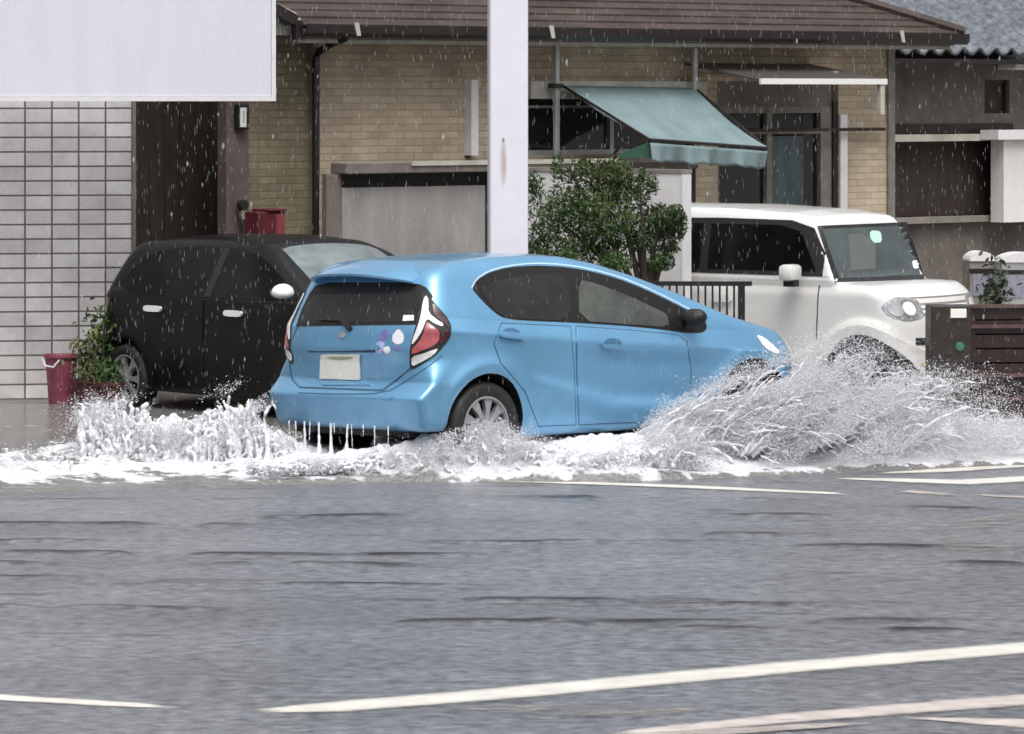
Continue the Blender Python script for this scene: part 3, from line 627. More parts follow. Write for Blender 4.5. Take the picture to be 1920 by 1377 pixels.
# magenta bin and plants
def gthing(name, label, cat, px, d, z=0, rz=0, group=None):
    return thing(name, label, cat, ((px-960)/FPX*d, d, z), rz, group)
t_ = gthing('plastic_bin', 'magenta plastic bin standing against the tiled wall', 'bin', 115, 36.3, -.01)
MB().lathe([(.0,0),(.10,0),(.105,.02),(.135,.40),(.155,.405),(.155,.43),(.14,.43),(.125,.40),(.09,.03),(0,.03)], 26).build('tub', M['magenta'], t_)
MB().tube([(-.155, -.02, .40), (-.12, -.13, .34), (-.05, -.15, .33), (0, -.15, .39)], .009, 6).build('handle', M['signframe'], t_)
def leaves(n, cfun, size, m, name, parent, up=.3, seed=1, aspect=.45):
    r = np.random.default_rng(seed); vs = []; fs = []
    for k in range(n):
        c = np.array(cfun(r)); a = r.normal(size=3); a[2] += up; a /= np.linalg.norm(a); b = np.cross(a, r.normal(size=3)); b /= np.linalg.norm(b)
        s = size*(.5+r.random()); i0 = len(vs); nn = np.cross(a, b)
        for q in (c-a*s, c+b*s*aspect+nn*s*.12, c+a*s, c-b*s*aspect+nn*s*.12): vs.append(tuple(q))
        fs.append((i0, i0+1, i0+2, i0+3))
    return npmesh(name, vs, fs, m, parent, smooth=False)
def plant(label, px, d, h, wd, pot, n, seed, m='leaf', grp='potted plants by the tiled wall'):
    t_ = gthing('potted_plant', label, 'plant', px, d, -.01, group=grp)
    if pot: MB().lathe([(0,0),(pot*.7,0),(pot,.22),(pot*1.08,.22),(pot*1.08,.25),(pot*.9,.25),(pot*.85,.2),(0,.2)], 20).build('pot', M['terracotta'], t_)
    st = MB(); r = random.Random(seed); tips = []
    for k in range(7):
        a = r.random()*6.28; q = wd*r.random(); tip = (q*math.cos(a), q*math.sin(a)*.7, h*(.55+.45*r.random())); tips.append(tip)
        st.tube([(0,0,.15), (tip[0]*.4, tip[1]*.4, tip[2]*.55), tip], [.012,.009,.004], 5)
    st.build('stems', M['bark'], t_)
    def cf(rr):
        tp = tips[rr.integers(len(tips))]; k = .35+.7*rr.random(); return (tp[0]*k+rr.normal()*.05, tp[1]*k+rr.normal()*.05, .12+tp[2]*k*.9+rr.normal()*.05)
    leaves(n, cf, .03, M[m], 'foliage', t_, seed=seed)
plant('tall dark leaved potted plant between the tiled wall and the black car', 190, 36.1, .85, .12, .13, 420, 3)
plant('low bushy potted plant with yellow green leaves beside the magenta bin', 163, 35.9, .55, .10, .11, 320, 5, 'leafy')
plant('small dark potted plant below the black car bumper', 205, 35.55, .38, .10, .12, 260, 8)

# ------------------------------------------------------------ white pole
d = 34.2; x, _, _ = W(952, 0, d)
t_ = thing('white_pole', 'tall square white steel pole with a rust run behind the blue car', 'pole', (x, d, 0), R(4))
hw_ = 36*d/FPX
MB().box(-hw_, hw_, -hw_, hw_, .02, 6.2).build('post', M['pole'], t_, bevel=.018)
MB().box(-.26, .26, -.26, .26, 0, .02).build('base_plate', M['trimgrey'], t_)
MB().box(-hw_-.02, hw_+.02, -hw_-.02, hw_+.02, 6.2, 6.24).build('cap', M['trimgrey'], t_)
MB().lathe([(0,0),(.008,0),(.008,-.012),(0,-.012)], 10, 'y', c=(-.045, -hw_, 2.24)).build('bolt', M['trimgrey'], t_)

# ------------------------------------------------------------ neighbouring dark building on the right
NF = Frame(HF.o[0]+HF.n[0]*2.2, HF.o[1]+HF.n[1]*2.2, A)
nb = thing('stucco_house', 'dark grey stucco house with wavy blue grey roof tiles at the right edge', 'house', (float(NF.o[0]), float(NF.o[1]), 0), A)
def nx_(px, off=0): return NF.at(px, 300, off)[0]
def nz_(px, py, off=0): return NF.at(px, py, off)[1]
x0, x1 = nx_(1560), nx_(2150)
wa = (nx_(1846), nx_(1893), nz_(1870,213), nz_(1870,150)); wb = (nx_(1668), nx_(1874), nz_(1780,407), nz_(1780,265))
m = MB(); zt2 = nz_(1800, 96)
m.box(x0, wa[0], 0, .2, wb[3], zt2).box(wa[1], x1, 0, .2, wb[3], zt2).box(wa[0], wa[1], 0, .2, wb[3], wa[2]).box(wa[0], wa[1], 0, .2, wa[3], zt2)
m.box(x0, wb[0], 0, .2, -.1, wb[3]).box(wb[1], x1, 0, .2, -.1, wb[3]).box(wb[0], wb[1], 0, .2, -.1, wb[2])
m.build('wall', M['darkstucco'], nb)
for (a, b_, c, e), nm in ((wa, 'window'), (wb, 'window')):
    w_ = MB().box(a, b_, .05, .12, c, c+.03).box(a, b_, .05, .12, e-.03, e).box(a, a+.03, .052, .118, c+.03, e-.03).box(b_-.03, b_, .052, .118, c+.03, e-.03).build(nm, M['gatebrown'], nb)
    MB().box(a+.03, b_-.03, .08, .09, c+.03, e-.03).build('pane', M['darkwood'], w_)
MB().box(nx_(1672,-.15), nx_(2100,-.15), -.15, -.002, nz_(1780,265,-.15), nz_(1780,252,-.15)).build('ledge', M['trim'], nb)
MB().box(nx_(1640,-.1), nx_(2100,-.1), -.10, -.002, nz_(1780,418,-.1), nz_(1780,406,-.1)).build('sill', M['trimgrey'], nb)
MB().box(nx_(1668,-.05), nx_(1900,-.05), -.05, -.002, nz_(1780,250,-.05), nz_(1780,232,-.05)).build('dark_band', M['gutter'], nb)
# wavy tile roof
ex0, ex1 = nx_(1500,-.5), nx_(2150,-.5); ze = nz_(1800, 98, -.5); U = 300; V = 40
vs = []; fs = []
for i in range(U+1):
    for j in range(V+1):
        x = ex0+(ex1-ex0)*i/U; s_ = j*.13; z = ze+s_*math.sin(R(27))+.035*math.sin(x*2*math.pi/.27)+.022*(1-(j % 2))
        vs.append((x, -.5+s_*math.cos(R(27)), z))
for i in range(U):
    for j in range(V): fs.append((i*(V+1)+j, (i+1)*(V+1)+j, (i+1)*(V+1)+j+1, i*(V+1)+j+1))
npmesh('roof', vs, fs, M['kawara'], nb).modifiers.new('thickness', 'SOLIDIFY').thickness = .03
MB().box(ex0, ex1, -.48, .1, ze-.13, ze-.075).build('soffit', M['gutter'], nb)
# white boxy porch/meter housing at the far right
t_ = thing('white_store_cabinet', 'white cabinet with a projecting top against the dark stucco wall at the right edge', 'cabinet', (float(NF.o[0]), float(NF.o[1]), 0), A)
MB().box(nx_(1882,-.35), nx_(2010,-.35), -.35, -.16, nz_(1900,417,-.35), nz_(1900,262,-.35)).build('body', M['whitewall'], t_)
MB().box(nx_(1872,-.42), nx_(2010,-.42), -.42, -.155, nz_(1900,262,-.42), nz_(1900,244,-.42)).build('top', M['signframe'], t_)
t_ = thing('white_wall_unit', 'small white box unit high on the stucco wall at the top right corner', 'wall unit', (float(NF.o[0]), float(NF.o[1]), 0), A)
MB().box(nx_(1905,-.3), nx_(1990,-.3), -.3, -.01, nz_(1910,131,-.3), nz_(1910,103,-.3)).build('casing', M['signframe'], t_, bevel=.02)
# rounded pale storage units behind the gate
for k, (px0, px1) in enumerate(((1818, 1866), (1878, 1960))):
    t_ = gthing('garden_cabinet', ['narrow round topped pale cabinet with a dark band, left of the pair behind the gate', 'wide round topped pale cabinet with a dark band, right of the pair behind the gate'][k], 'cabinet', (px0+px1)/2, 41-k*.3, 0, R(5), 'pale cabinets behind the brown gate')
    hw2 = (px1-px0)/2*41/FPX; zt3 = CAMH-(474-HOR)/FPX*41
    pts = [(-hw2, .2), (hw2, .2), (hw2, zt3-.09)] + [(hw2*math.cos(a), zt3-.09+.09*math.sin(a)) for a in np.linspace(.2, math.pi-.2, 9)] + [(-hw2, zt3-.09)]
    MB().prism(pts, 0, .35).build('body', M['trimgrey'] if k == 0 else M['silver'], t_)
    MB().prism([(p[0]*1.02, p[1]+.01) for p in pts[2:]], -.015, .36).build('lid', M['signframe'], t_)
    zb = CAMH-(512-HOR)/FPX*41
    MB().box(-hw2-.005, hw2+.005, -.01, 0, zb, zb+.04).build('band', M['gutter'], t_)
    MB().box(-hw2+.03, hw2-.03, -.008, 0, zb-.22, zb-.01).build('panel', mat('pale blue grey panel', (.16,.17,.22), .4, col2=(.30,.31,.37), vscale=14, vstretch=(1,1,.3)), t_)
t_ = gthing('small_shrub', 'small green shrub growing between the two pale cabinets', 'shrub', 1868, 40.2, .2)
MB().tube([(0,0,-.2),(.01,0,.4)], [.015,.008], 6).build('stem', M['bark'], t_)
leaves(260, lambda r: (r.normal()*.07, r.normal()*.07, .55+r.normal()*.16), .04, mat('sage leaves', (.045,.06,.035), .6, var=.3), 'foliage', t_, seed=4)

# ------------------------------------------------------------ white dividing wall, black railing, brown gate
c = W(1286, 325, 35.7); ang = math.atan2(-.588, .809)
t_ = thing('white_parking_wall', 'white rendered wall end between the shrub and the white car', 'wall', (c[0], c[1], 0), ang)
MB().box(-1.75, 0, -.05, .07, -.05, c[2]).build('wall', M['whitewall'], t_)
MB().box(-1.75, .01, -.06, .08, c[2], c[2]+.03).build('coping', M['trimgrey'], t_)
MB().box(-.008, .004, -.055, .075, -.05, c[2]-.01).build('end_strip', M['signframe'], t_)
d = 34.0
t_ = gthing('black_railing', 'low black metal railing with thin balusters in front of the white car', 'railing', 1410, d, 0, R(-2))
zt4 = CAMH-(528-HOR)/FPX*d; px2m = d/FPX
MB().box(-1.3, 0, -.03, .03, zt4-.035, zt4).build('top_rail', M['blackmetal'], t_)
for k in range(13):
    xk = -.14-.056*k; MB().box(xk-.008, xk+.008, -.012, .012, .12, zt4-.035).build('baluster', M['blackmetal'], t_)
MB().box(-.12+.01, -.055, -.03, .03, -.02, zt4-.035).build('end_post', M['blackmetal'], t_)
MB().box(-1.3, -.12, -.015, .015, .09, .12).build('bottom_rail', M['blackmetal'], t_)
d = 33.7; px2m = d/FPX
t_ = gthing('gate_pillar', 'dark brown square pillar with a white name plate at the end of the slatted gate', 'pillar', 1778, d, 0, R(6))
zt5 = CAMH-(572-HOR)/FPX*d
MB().box(-.158, .158, -.12, .12, -.02, zt5).build('shaft', mat('dark stone pillar', (.020,.015,.013), .4, col2=(.04,.032,.028), vscale=9, bump=.4), t_, bevel=.008)
xz = lambda px, py: ((px-1778)*px2m, CAMH-(py-HOR)*px2m)
a = xz(1776, 578); b_ = xz(1806, 595); MB().box(a[0], b_[0], -.132, -.121, b_[1], a[1]).build('name_plate', M['plate'], t_, bevel=.003)
a = xz(1794, 649); MB().lathe([(0,0),(.036,0),(.032,-.010),(0,-.013)], 18, 'y', c=(a[0], -.121, a[1])).build('round_reflector', M['green'], t_)
t_ = gthing('slatted_gate', 'dark brown gate with horizontal slats and thin reddish rails at the right edge', 'gate', 1817, 33.8, 0, R(6))
px2m = 33.8/FPX
for k in range(8):
    z1 = CAMH-(575+k*27-HOR)*px2m; MB().box(0.0, 1.6, .0, .018, z1-.098, z1).build('slat', M['gatebrown'], t_)
for py in (571, 609, 701, 745, 600+190):
    z1 = CAMH-(py-HOR)*px2m; MB().box(-.0, 1.6, -.03, -.002, z1-.028, z1).build('rail', M['gaterail'], t_)
MB().box(.0, .05, -.002, .05, 0.02, CAMH-(575-HOR)*px2m).build('end_stile', M['gatebrown'], t_)
MB().box(.0, 1.6, .06, .075, .02, CAMH-(578-HOR)*px2m).build('back_sheet', M['black'], t_)

# ------------------------------------------------------------ clipped shrub behind the blue car
d = 34.9
t_ = gthing('garden_shrub', 'broad dark green clipped shrub behind the roof of the blue car', 'shrub', 1170, d)
pm = d/FPX
pts = lambda px, py, dd=0: ((px-1170)*pm, dd, CAMH-(py-HOR)*pm)
st = MB()
st.tube([(.12,0,-.02), (.17,0,.5), (.20,0,.95), (.12,.05,1.35)], [.07,.055,.045,.02], 8)
for q in (pts(1250,470), pts(1240,400,-.1), pts(1080,430,.1), pts(1030,400), pts(1150,350,.2), pts(1060,310), pts(1200,340,-.1), pts(1120,480,-.2), pts(1270,440)):
    st.tube([(.19,0,.85), (q[0]*.5+.08, q[1]*.5, q[2]*.5+.5), q], [.035,.022,.007], 6)
st.build('branches', M['bark'], t_)
clumps = [(1030,400,46,44),(1020,450,40,40),(1075,380,48,48),(1130,400,60,55),(1185,430,50,45),(1120,465,55,38),(1060,480,48,36),(1150,350,48,40),(1095,320,42,24),(1150,318,38,24),(1195,360,34,34),(1235,415,34,34),(1265,405,18,24),(1262,440,18,24),(1218,455,34,28),(1240,490,26,18),(1255,468,22,13),(1215,500,20,16),(1150,490,36,22),(1000,350,22,28),(1045,315,14,32),(1000,490,30,40),(1225,345,14,22),(1205,330,10,20),(1275,420,12,30),(1100,430,60,55)]
def clf(sel, fr):
    def f_(r):
        k = sel[r.integers(len(sel))]; cx, cz, rx, rzz = clumps[k]
        v = r.normal(size=3); v /= np.linalg.norm(v); q = r.random()**.45*1.02
        # small twig level sub-clump
        return ((cx-1170+v[0]*rx*q)*pm, v[1]*.30*q*(1 if rx > 30 else .5)+(-.15 if k % 3 == 0 else .1), CAMH-(cz+v[2]*rzz*q-HOR)*pm)
    return f_
# weighted choice by area
wsel = [k for k, c_ in enumerate(clumps) for _ in range(int(c_[2]*c_[3]/150)+1)]
leaves(11500, clf(wsel, 1), .023, M['leaf'], 'foliage', t_, up=.5, seed=21, aspect=.3)
leaves(1500, clf([k for k in wsel if k in (15,17,18,21,11,12,16)], 1), .024, M['leaf'], 'lower_foliage', t_, up=.4, seed=29, aspect=.3)
leaves(1700, clf([k for k in wsel if k in (8,9,11,12,13,24,7)], 1), .023, M['leafb'], 'brownish_foliage', t_, up=.5, seed=22, aspect=.3)
leaves(500, clf([k for k in wsel if k in (3,2,7,4)], 1), .024, M['leafy'], 'young_foliage', t_, up=.7, seed=23, aspect=.3)

# ------------------------------------------------------------ cars
def curve(pts, sm=.03):
    xs = np.array([p[0] for p in pts], float); zs = np.array([p[1] for p in pts], float)
    g = np.linspace(xs[0]-.3, xs[-1]+.3, 1200); v = np.interp(g, xs, zs)
    k = max(1, int(sm/(g[1]-g[0]))); ker = np.exp(-np.linspace(-2, 2, 2*k+1)**2); ker /= ker.sum()
    v = np.convolve(np.pad(v, k, mode='edge'), ker, mode='valid')
    return lambda x: np.interp(x, g, v)
def smax(a, b, k): 
    h = np.clip(.5+.5*(a-b)/k, 0, 1); return b*(1-h)+a*h+k*h*(1-h)
class Car:
    def __init__(s, name, label, cat, loc, rz, roll=0., pitch=0.):
        s.root = thing(name, label, cat, loc, rz); s.root.rotation_mode = 'XYZ'; s.root.rotation_euler = (roll, pitch, rz)
        s.Rm = np.array(s.root.rotation_euler.to_matrix()); s.T = np.array(loc, float)
    def toloc(s, p): return s.Rm.T@(np.array(p, float)-s.T)
    def F(s, P):
        x, y, z = P[..., 0], P[..., 1], P[..., 2]; ay = np.abs(y)
        side = ay-s.hw(x, z); krs = s.krs(z) if callable(s.krs) else s.krs
        rear = s.xr(z)+(s.rc(z) if callable(s.rc) else s.rc)*(ay/s.W)**s.rp-x
        front = x-s.xf(z)+s.fc*(ay/s.W)**s.fp
        top = z-s.zt(x)+s.crown*(ay/s.W)**2
        bot = (s.zb(x) if callable(s.zb) else s.zb)-z
        f = smax(side, rear, krs); f = smax(f, smax(top, front, .05), s.ktop); f = smax(f, smax(front, side, .12), .05)
        return smax(f, bot, .06)
    def grad(s, P, e=.004):
        g = np.stack([s.F(P+np.eye(3)[i]*e)-s.F(P-np.eye(3)[i]*e) for i in range(3)], -1)
        return g/np.maximum(np.linalg.norm(g, axis=-1, keepdims=True), 1e-9)
    def march(s, O, D, t0, t1, n=160):
        """first hit of F along O+tD, vectorised; returns points (closest approach where it misses)"""
        ts = np.linspace(t0, t1, n); P = O[:, None, :]+D[:, None, :]*ts[None, :, None]; f = s.F(P)
        neg = f < 0; hit = neg.any(1); i = np.where(hit, neg.argmax(1), f.argmin(1)); i = np.maximum(i, 1)
        lo, hi = ts[i-1], ts[i]
        for _ in range(18):
            mid = (lo+hi)/2; fm = s.F(O+D*mid[:, None]); lo = np.where(fm > 0, mid, lo); hi = np.where(fm > 0, hi, mid)
        t = np.where(hit, hi, ts[np.where(hit, i, f.argmin(1))])
        return O+D*t[:, None]
    def body(s, x0, x1, zc, a, b, m, nx=220, ny=64, nz=60, arches=(), name='body', half=1.0, top=2.0):
        V = {}; vs = []; fs = []
        def vid(i, j, k):
            if (i, j, k) not in V: V[(i, j, k)] = len(vs); vs.append((x0+(x1-x0)*i/nx, -half+2*half*j/ny, top*k/nz-.05))
            return V[(i, j, k)]
        for i in range(nx):
            for j in range(ny):
                fs.append((vid(i,j,0), vid(i,j+1,0), vid(i+1,j+1,0), vid(i+1,j,0))); fs.append((vid(i,j,nz), vid(i+1,j,nz), vid(i+1,j+1,nz), vid(i,j+1,nz)))
            for k in range(nz):
                fs.append((vid(i,0,k), vid(i+1,0,k), vid(i+1,0,k+1), vid(i,0,k+1))); fs.append((vid(i,ny,k), vid(i,ny,k+1), vid(i+1,ny,k+1), vid(i+1,ny,k)))
        for j in range(ny):
            for k in range(nz):
                fs.append((vid(0,j,k), vid(0,j,k+1), vid(0,j+1,k+1), vid(0,j+1,k))); fs.append((vid(nx,j,k), vid(nx,j+1,k), vid(nx,j+1,k+1), vid(nx,j,k+1)))
        P = np.array(vs); q = np.stack([np.clip(P[:, 0], a, b), P[:, 1]*.55, np.full(len(P), zc)], 1); q[:, 1] = np.clip(q[:, 1], -.45, .45)
        # march from inside outwards
        D = P-q; L = np.linalg.norm(D, axis=1); D /= L[:, None]
        lo = np.zeros(len(P)); hi = L*1.3
        for _ in range(26):
            mid = (lo+hi)/2; fm = s.F(q+D*mid[:, None]); lo = np.where(fm < 0, mid, lo); hi = np.where(fm < 0, hi, mid)
        P = q+D*lo[:, None]
        o = npmesh(name, P, fs, m, s.root)
        if arches:
            o.data.materials.append(M['black'])
            for (cx, cz, r_) in arches:
                c = MB().lathe([(0, -1.2), (r_, -1.2), (r_, -.50), (0, -.50)], 64, 'y', c=(cx, 0, cz)); c.lathe([(0, .50), (r_, .50), (r_, 1.2), (0, 1.2)], 64, 'y', c=(cx, 0, cz))
                co_ = c.build('cutter', M['black'], s.root); 
                md = o.modifiers.new('b', 'BOOLEAN'); md.object = co_; md.operation = 'DIFFERENCE'; md.solver = 'EXACT'
                try: md.material_mode = 'TRANSFER'
                except Exception: pass
            dg = bpy.context.evaluated_depsgraph_get(); dg.update()
            me = bpy.data.meshes.new_from_object(o.evaluated_get(dg)); o.modifiers.clear(); o.data = me
            for c in [c for c in s.root.children if c.name.startswith('cutter')]: bpy.data.objects.remove(c)
            me.polygons.foreach_set('use_smooth', [True]*len(me.polygons))
        try: o.data.set_sharp_from_angle(angle=R(38))
        except Exception: pass
        return o
    def pxrays(s, pts):
        o = s.toloc((0, 0, CAMH)); D = np.array([s.Rm.T@ray(px, py) for px, py in pts]); O = np.repeat(o[None], len(pts), 0)
        n = np.linalg.norm(D, axis=1, keepdims=True); return O, D/n
    def patch(s, name, poly, m, off=.003, parent=None, step=5., mirror=None, thick=.006, sect=None, rays=None):
        """polygon (seen outline) laid on the body surface with real offset and thickness; mirror=True adds the twin on the other side"""
        poly = [tuple(p) for p in poly]; n = len(poly)
        # densify the outline
        P = []
        for i in range(n):
            a, b = np.array(poly[i], float), np.array(poly[(i+1) % n], float); k = max(1, int(np.linalg.norm(b-a)/step))
            P += [tuple(a+(b-a)*j/k) for j in range(k)]
        nb = len(P); xs = [p[0] for p in P]; ys = [p[1] for p in P]
        inner = []
        def inside(x, y):
            c = False
            for i in range(nb):
                x1, y1 = P[i]; x2, y2 = P[(i+1) % nb]
                if (y1 > y) != (y2 > y) and x < (x2-x1)*(y-y1)/(y2-y1)+x1: c = not c
            return c
        for gx in np.arange(min(xs)+step*.5, max(xs), step):
            for gy in np.arange(min(ys)+step*.5, max(ys), step):
                if inside(gx, gy) and min((gx-p[0])**2+(gy-p[1])**2 for p in P) > (step*.55)**2: inner.append((gx, gy))
        allp = [Vector(p) for p in P+inner]
        vo, eo, fo_, *_r = delaunay_2d_cdt(allp, [(i, (i+1) % nb) for i in range(nb)], [], 1, 1e-6)
        pts = [(v.x, v.y) for v in vo]
        if rays is None: O, D = s.pxrays(pts); t0, t1 = s.t0, s.t1
        else: O, D, t0, t1 = rays(pts)
        H = s.march(O, D, t0, t1); N = s.grad(H)
        nf = N[:, :]*1.0
        out = H+nf*off; inn = H+nf*(off-thick)
        # boundary edges
        cnt = {}
        for f in fo_:
            for a, b in zip(f, list(f[1:])+[f[0]]): cnt[(a, b)] = 1
        bd = [(a, b) for (a, b) in cnt if (b, a) not in cnt]
        res = []
        for sgn in ((1,) if not mirror else (1, -1)):
            v1 = out.copy(); v2 = inn.copy(); v1[:, 1] *= sgn; v2[:, 1] *= sgn; k = len(v1)
            faces = [tuple(f) for f in fo_]+[(b, a, a+k, b+k) for a, b in bd]
            me = bpy.data.meshes.new(name); me.from_pydata(np.concatenate([v1, v2]).tolist(), [], faces); me.update()
            bm = bmesh.new(); bm.from_mesh(me); loose = [v for v in bm.verts if not v.link_faces]; bmesh.ops.delete(bm, geom=loose, context='VERTS')
            bmesh.ops.recalc_face_normals(bm, faces=bm.faces); bm.to_mesh(me); bm.free()
            me.polygons.foreach_set('use_smooth', [True]*len(me.polygons))
            try: me.set_sharp_from_angle(angle=R(40))
            except Exception: pass
            # make the outer face point outwards
            me.materials.append(m)
            o = bpy.data.objects.new(name, me); C.objects.link(o); o.parent = (parent[0 if sgn == 1 else 1] if isinstance(parent, (list, tuple)) else parent) or s.root
            res.append(o)
        return res if mirror else res[0]
    def line(s, name, pl, wpx, m, off=.0045, parent=None, mirror=None, closed=False, **kw):
        a = np.array(pl, float); n = len(a); Lp = []; Rp = []
        for i in range(n):
            d = a[min(i+1, n-1)]-a[max(i-1, 0)]; d /= np.linalg.norm(d); nn = np.array([-d[1], d[0]])*wpx/2; Lp.append(a[i]+nn); Rp.append(a[i]-nn)
        st = kw.get('step', 6.); A_ = []; B_ = []
        for i in range(n-1):
            k = max(1, int(np.linalg.norm(a[i+1]-a[i])/st))
            for j in range(k): A_.append(Lp[i]*(1-j/k)+Lp[i+1]*j/k); B_.append(Rp[i]*(1-j/k)+Rp[i+1]*j/k)
        A_.append(Lp[-1]); B_.append(Rp[-1]); k = len(A_); pts = A_+B_
        O, D = s.pxrays(pts); H = s.march(O, D, s.t0, s.t1); N = s.grad(H); th = kw.get('thick', .006)
        v1 = H+N*off; v2 = H+N*(off-th); res = []
        fs = []
        for i in range(k-1):
            fs += [(i, i+1, k+i+1, k+i), (2*k+i, 3*k+i, 3*k+i+1, 2*k+i+1), (i, 2*k+i, 2*k+i+1, i+1), (k+i, k+i+1, 3*k+i+1, 3*k+i)]
        for sgn in ((1, -1) if mirror else (1,)):
            v = np.concatenate([v1, v2]); v[:, 1] *= sgn
            res.append(npmesh(name, v, fs, m, (parent[0 if sgn == 1 else 1] if isinstance(parent, (list, tuple)) else parent) or s.root, smooth=False))
        return res if mirror else res[0]
def smooth_poly(pts, it=2):
    P = [np.array(p, float) for p in pts]
    for _ in range(it):
        Q = []
        for i in range(len(P)):
            a, b = P[i], P[(i+1) % len(P)]; Q += [a*.8+b*.2, a*.2+b*.8]
        P = Q
    return [tuple(p) for p in P]
def smooth_line(pts, it=2):
    P = [np.array(p, float) for p in pts]
    for _ in range(it):
        Q = [P[0]]
        for a, b in zip(P[:-1], P[1:]): Q += [a*.75+b*.25, a*.25+b*.75]
        P = Q+[P[-1]]
    return [tuple(p) for p in P]
def wheel(root, x, y, z, r, rr, side, spokes=9, dish=.015):
    """side -1: outer face towards -y"""
    e = bpy.data.objects.new('wheel', None); C.objects.link(e); e.parent = root; e.location = (x, y, z); e.empty_display_size = .1
    w2 = .088; prof = [(rr, -w2*.9), (rr+.02, -w2), (r-.03, -w2), (r-.008, -w2*.8), (r, -w2*.5), (r, w2*.5), (r-.008, w2*.8), (r-.03, w2), (rr+.02, w2), (rr, w2*.9), (rr, -w2*.9)]
    MB().lathe(prof, 48, 'y').build('tyre', M['rubber'], e)
    MB().lathe([(0, side*.02), (rr-.01, side*.02), (rr-.01, side*.0), (0, 0)], 32, 'y').build('wheel_back', M['rimgap'], e)
    q = MB(); o = side*(w2-.012)
    q.lathe([(rr+.006, o-side*.02), (rr+.008, o), (rr-.012, o+side*.004), (rr-.022, o-side*.012), (rr-.02, o-side*.05), (rr+.0, o-side*.05)], 48, 'y')
    q.lathe([(0, o+side*.004), (.03, o+side*.004), (.05, o-side*.004), (.055, o-side*.02), (0, o-side*.02)], 24, 'y')
    for k in range(spokes):
        a = k*2*math.pi/spokes; c, s_ = math.cos(a), math.sin(a); nx_, nz_ = -s_, c
        r0, r1, h0, h1 = .035, rr-.014, .020, .038
        vs = []
        for (rad, h) in ((r0, h0), ((r0+r1)/2, h0*.9), (r1, h1)):
            for sg in (-1, 1): vs.append((c*rad+nx_*h*sg, o-side*dish*(1 if rad == r1 else .2), s_*rad+nz_*h*sg))
        for (rad, h) in ((r0, h0), ((r0+r1)/2, h0*.9), (r1, h1)):
            for sg in (-1, 1): vs.append((c*rad+nx_*h*sg, o-side*.04, s_*rad+nz_*h*sg))
        q.add(vs, [(0,1,3,2), (2,3,5,4), (6,8,9,7), (8,10,11,9), (0,2,8,6), (2,4,10,8), (1,7,9,3), (3,9,11,5)])
    q.build('rim', M['rim'], e, smooth=False)
    return e

# ---- the blue hatchback
bc = Car('blue_hatchback', 'light blue hatchback ploughing through the flooded road', 'car', (-.715, 30.0, .03), .732, roll=-.02)
bc.W = .85; bc.rc = lambda z: .05+.08*sstep(.58, .8, z); bc.rp = 3.5; bc.fc = .42; bc.fp = 2.4; bc.krs = lambda z: .045+.085*sstep(.58, .8, z); bc.ktop = .09; bc.zb = lambda x: .28-.08*sstep(-.35, .1, x); bc.crown = .06; bc.t0, bc.t1 = 27.5, 35
bc.zt = curve([(-.75,1.22),(-.55,1.33),(-.35,1.395),(-.1,1.43),(.3,1.455),(.7,1.455),(1.0,1.44),(1.3,1.385),(1.6,1.30),(1.9,1.20),(2.2,1.09),(2.45,1.00),(2.7,.935),(2.95,.865),(3.15,.79),(3.3,.70),(3.42,.60)], .09)
bc.xr = curve([(.15,-.47),(.25,-.55),(.42,-.60),(.505,-.625),(.53,-.605),(.585,-.545),(.61,-.525),(.75,-.540),(.82,-.565),(.97,-.540),(1.05,-.50),(1.28,-.385),(1.42,-.30),(1.5,-.25)], .015)
bc.xf = curve([(.15,3.2),(.35,3.32),(.55,3.36),(.7,3.33),(.85,3.2),(1.0,3.2),(1.5,3.2)], .04)
_pl = curve([(-.7,.85),(-.45,.85),(-.2,.845),(.1,.845),(.6,.842),(1.2,.84),(2.0,.845),(2.6,.845),(2.9,.82),(3.2,.74),(3.4,.60)], .12)
_zk = curve([(-.7,.99),(-.3,.955),(.2,.91),(1.2,.81),(2.3,.735),(3.2,.66)], .2)
_zbt = curve([(-.7,1.06),(-.2,1.04),(.2,1.0),(.95,.955),(1.9,.885),(2.3,.87),(3.3,.80)], .2)
_gh = curve([(-.7,.66),(-.3,.63),(.1,.60),(.8,.57),(1.4,.57),(1.9,.60),(3.3,.62)], .3)
def hwb(x, z):
    P = _pl(x); zk = _zk(x); zb = _zbt(x)
    up0 = .045*sstep(.58, .8, z)*sstep(-.05, -.5, x); P = P-up0
    low = P-.16*np.clip(zk-z-.12, 0, 1)**2-.03*np.clip(.34-z, 0, 1)*4
    low = low-.022*sstep(.0, .14, zk-z)*sstep(-.1, .6, x)*(1-sstep(2.0, 2.6, x))            # shoulder crease, hollow door
    zl = np.interp(x, [.2,.45,1.2,1.9,2.2], [.75,.62,.42,.37,.36]); low = low+.036*sstep(.05, -.05, z-zl)*sstep(.25, .6, x)*(1-sstep(1.95, 2.2, x))
    for cx in (0., 2.55):
        r = np.sqrt((x-cx)**2+(z-.32)**2); low = low+.022*np.exp(-((r-.385)/.06)**2)*(z > .2)
    low = low+.02*np.exp(-((x-.02)/.42)**2)*sstep(.95, .70, z)*sstep(.45,.6,z)
    sh = np.clip((z-zk)/(zb-zk), 0, 1)
    up = P-.048*sh-.0*z
    g = np.clip((z-zb)/(1.40-zb), 0, 1.6)
    h = np.where(z < zk, low, up)
    h = np.where(z > zb, (P-.048)-((P-.048)-_gh(x))*(g**1.15), h)
    return h
bc.hw = hwb
AR = ((0, .315, .345), (2.55, .315, .345))
bcb = bc.body(-.95, 3.75, .68, .15, 2.75, M['bluepaint'], arches=AR, nx=260, ny=70, nz=120)
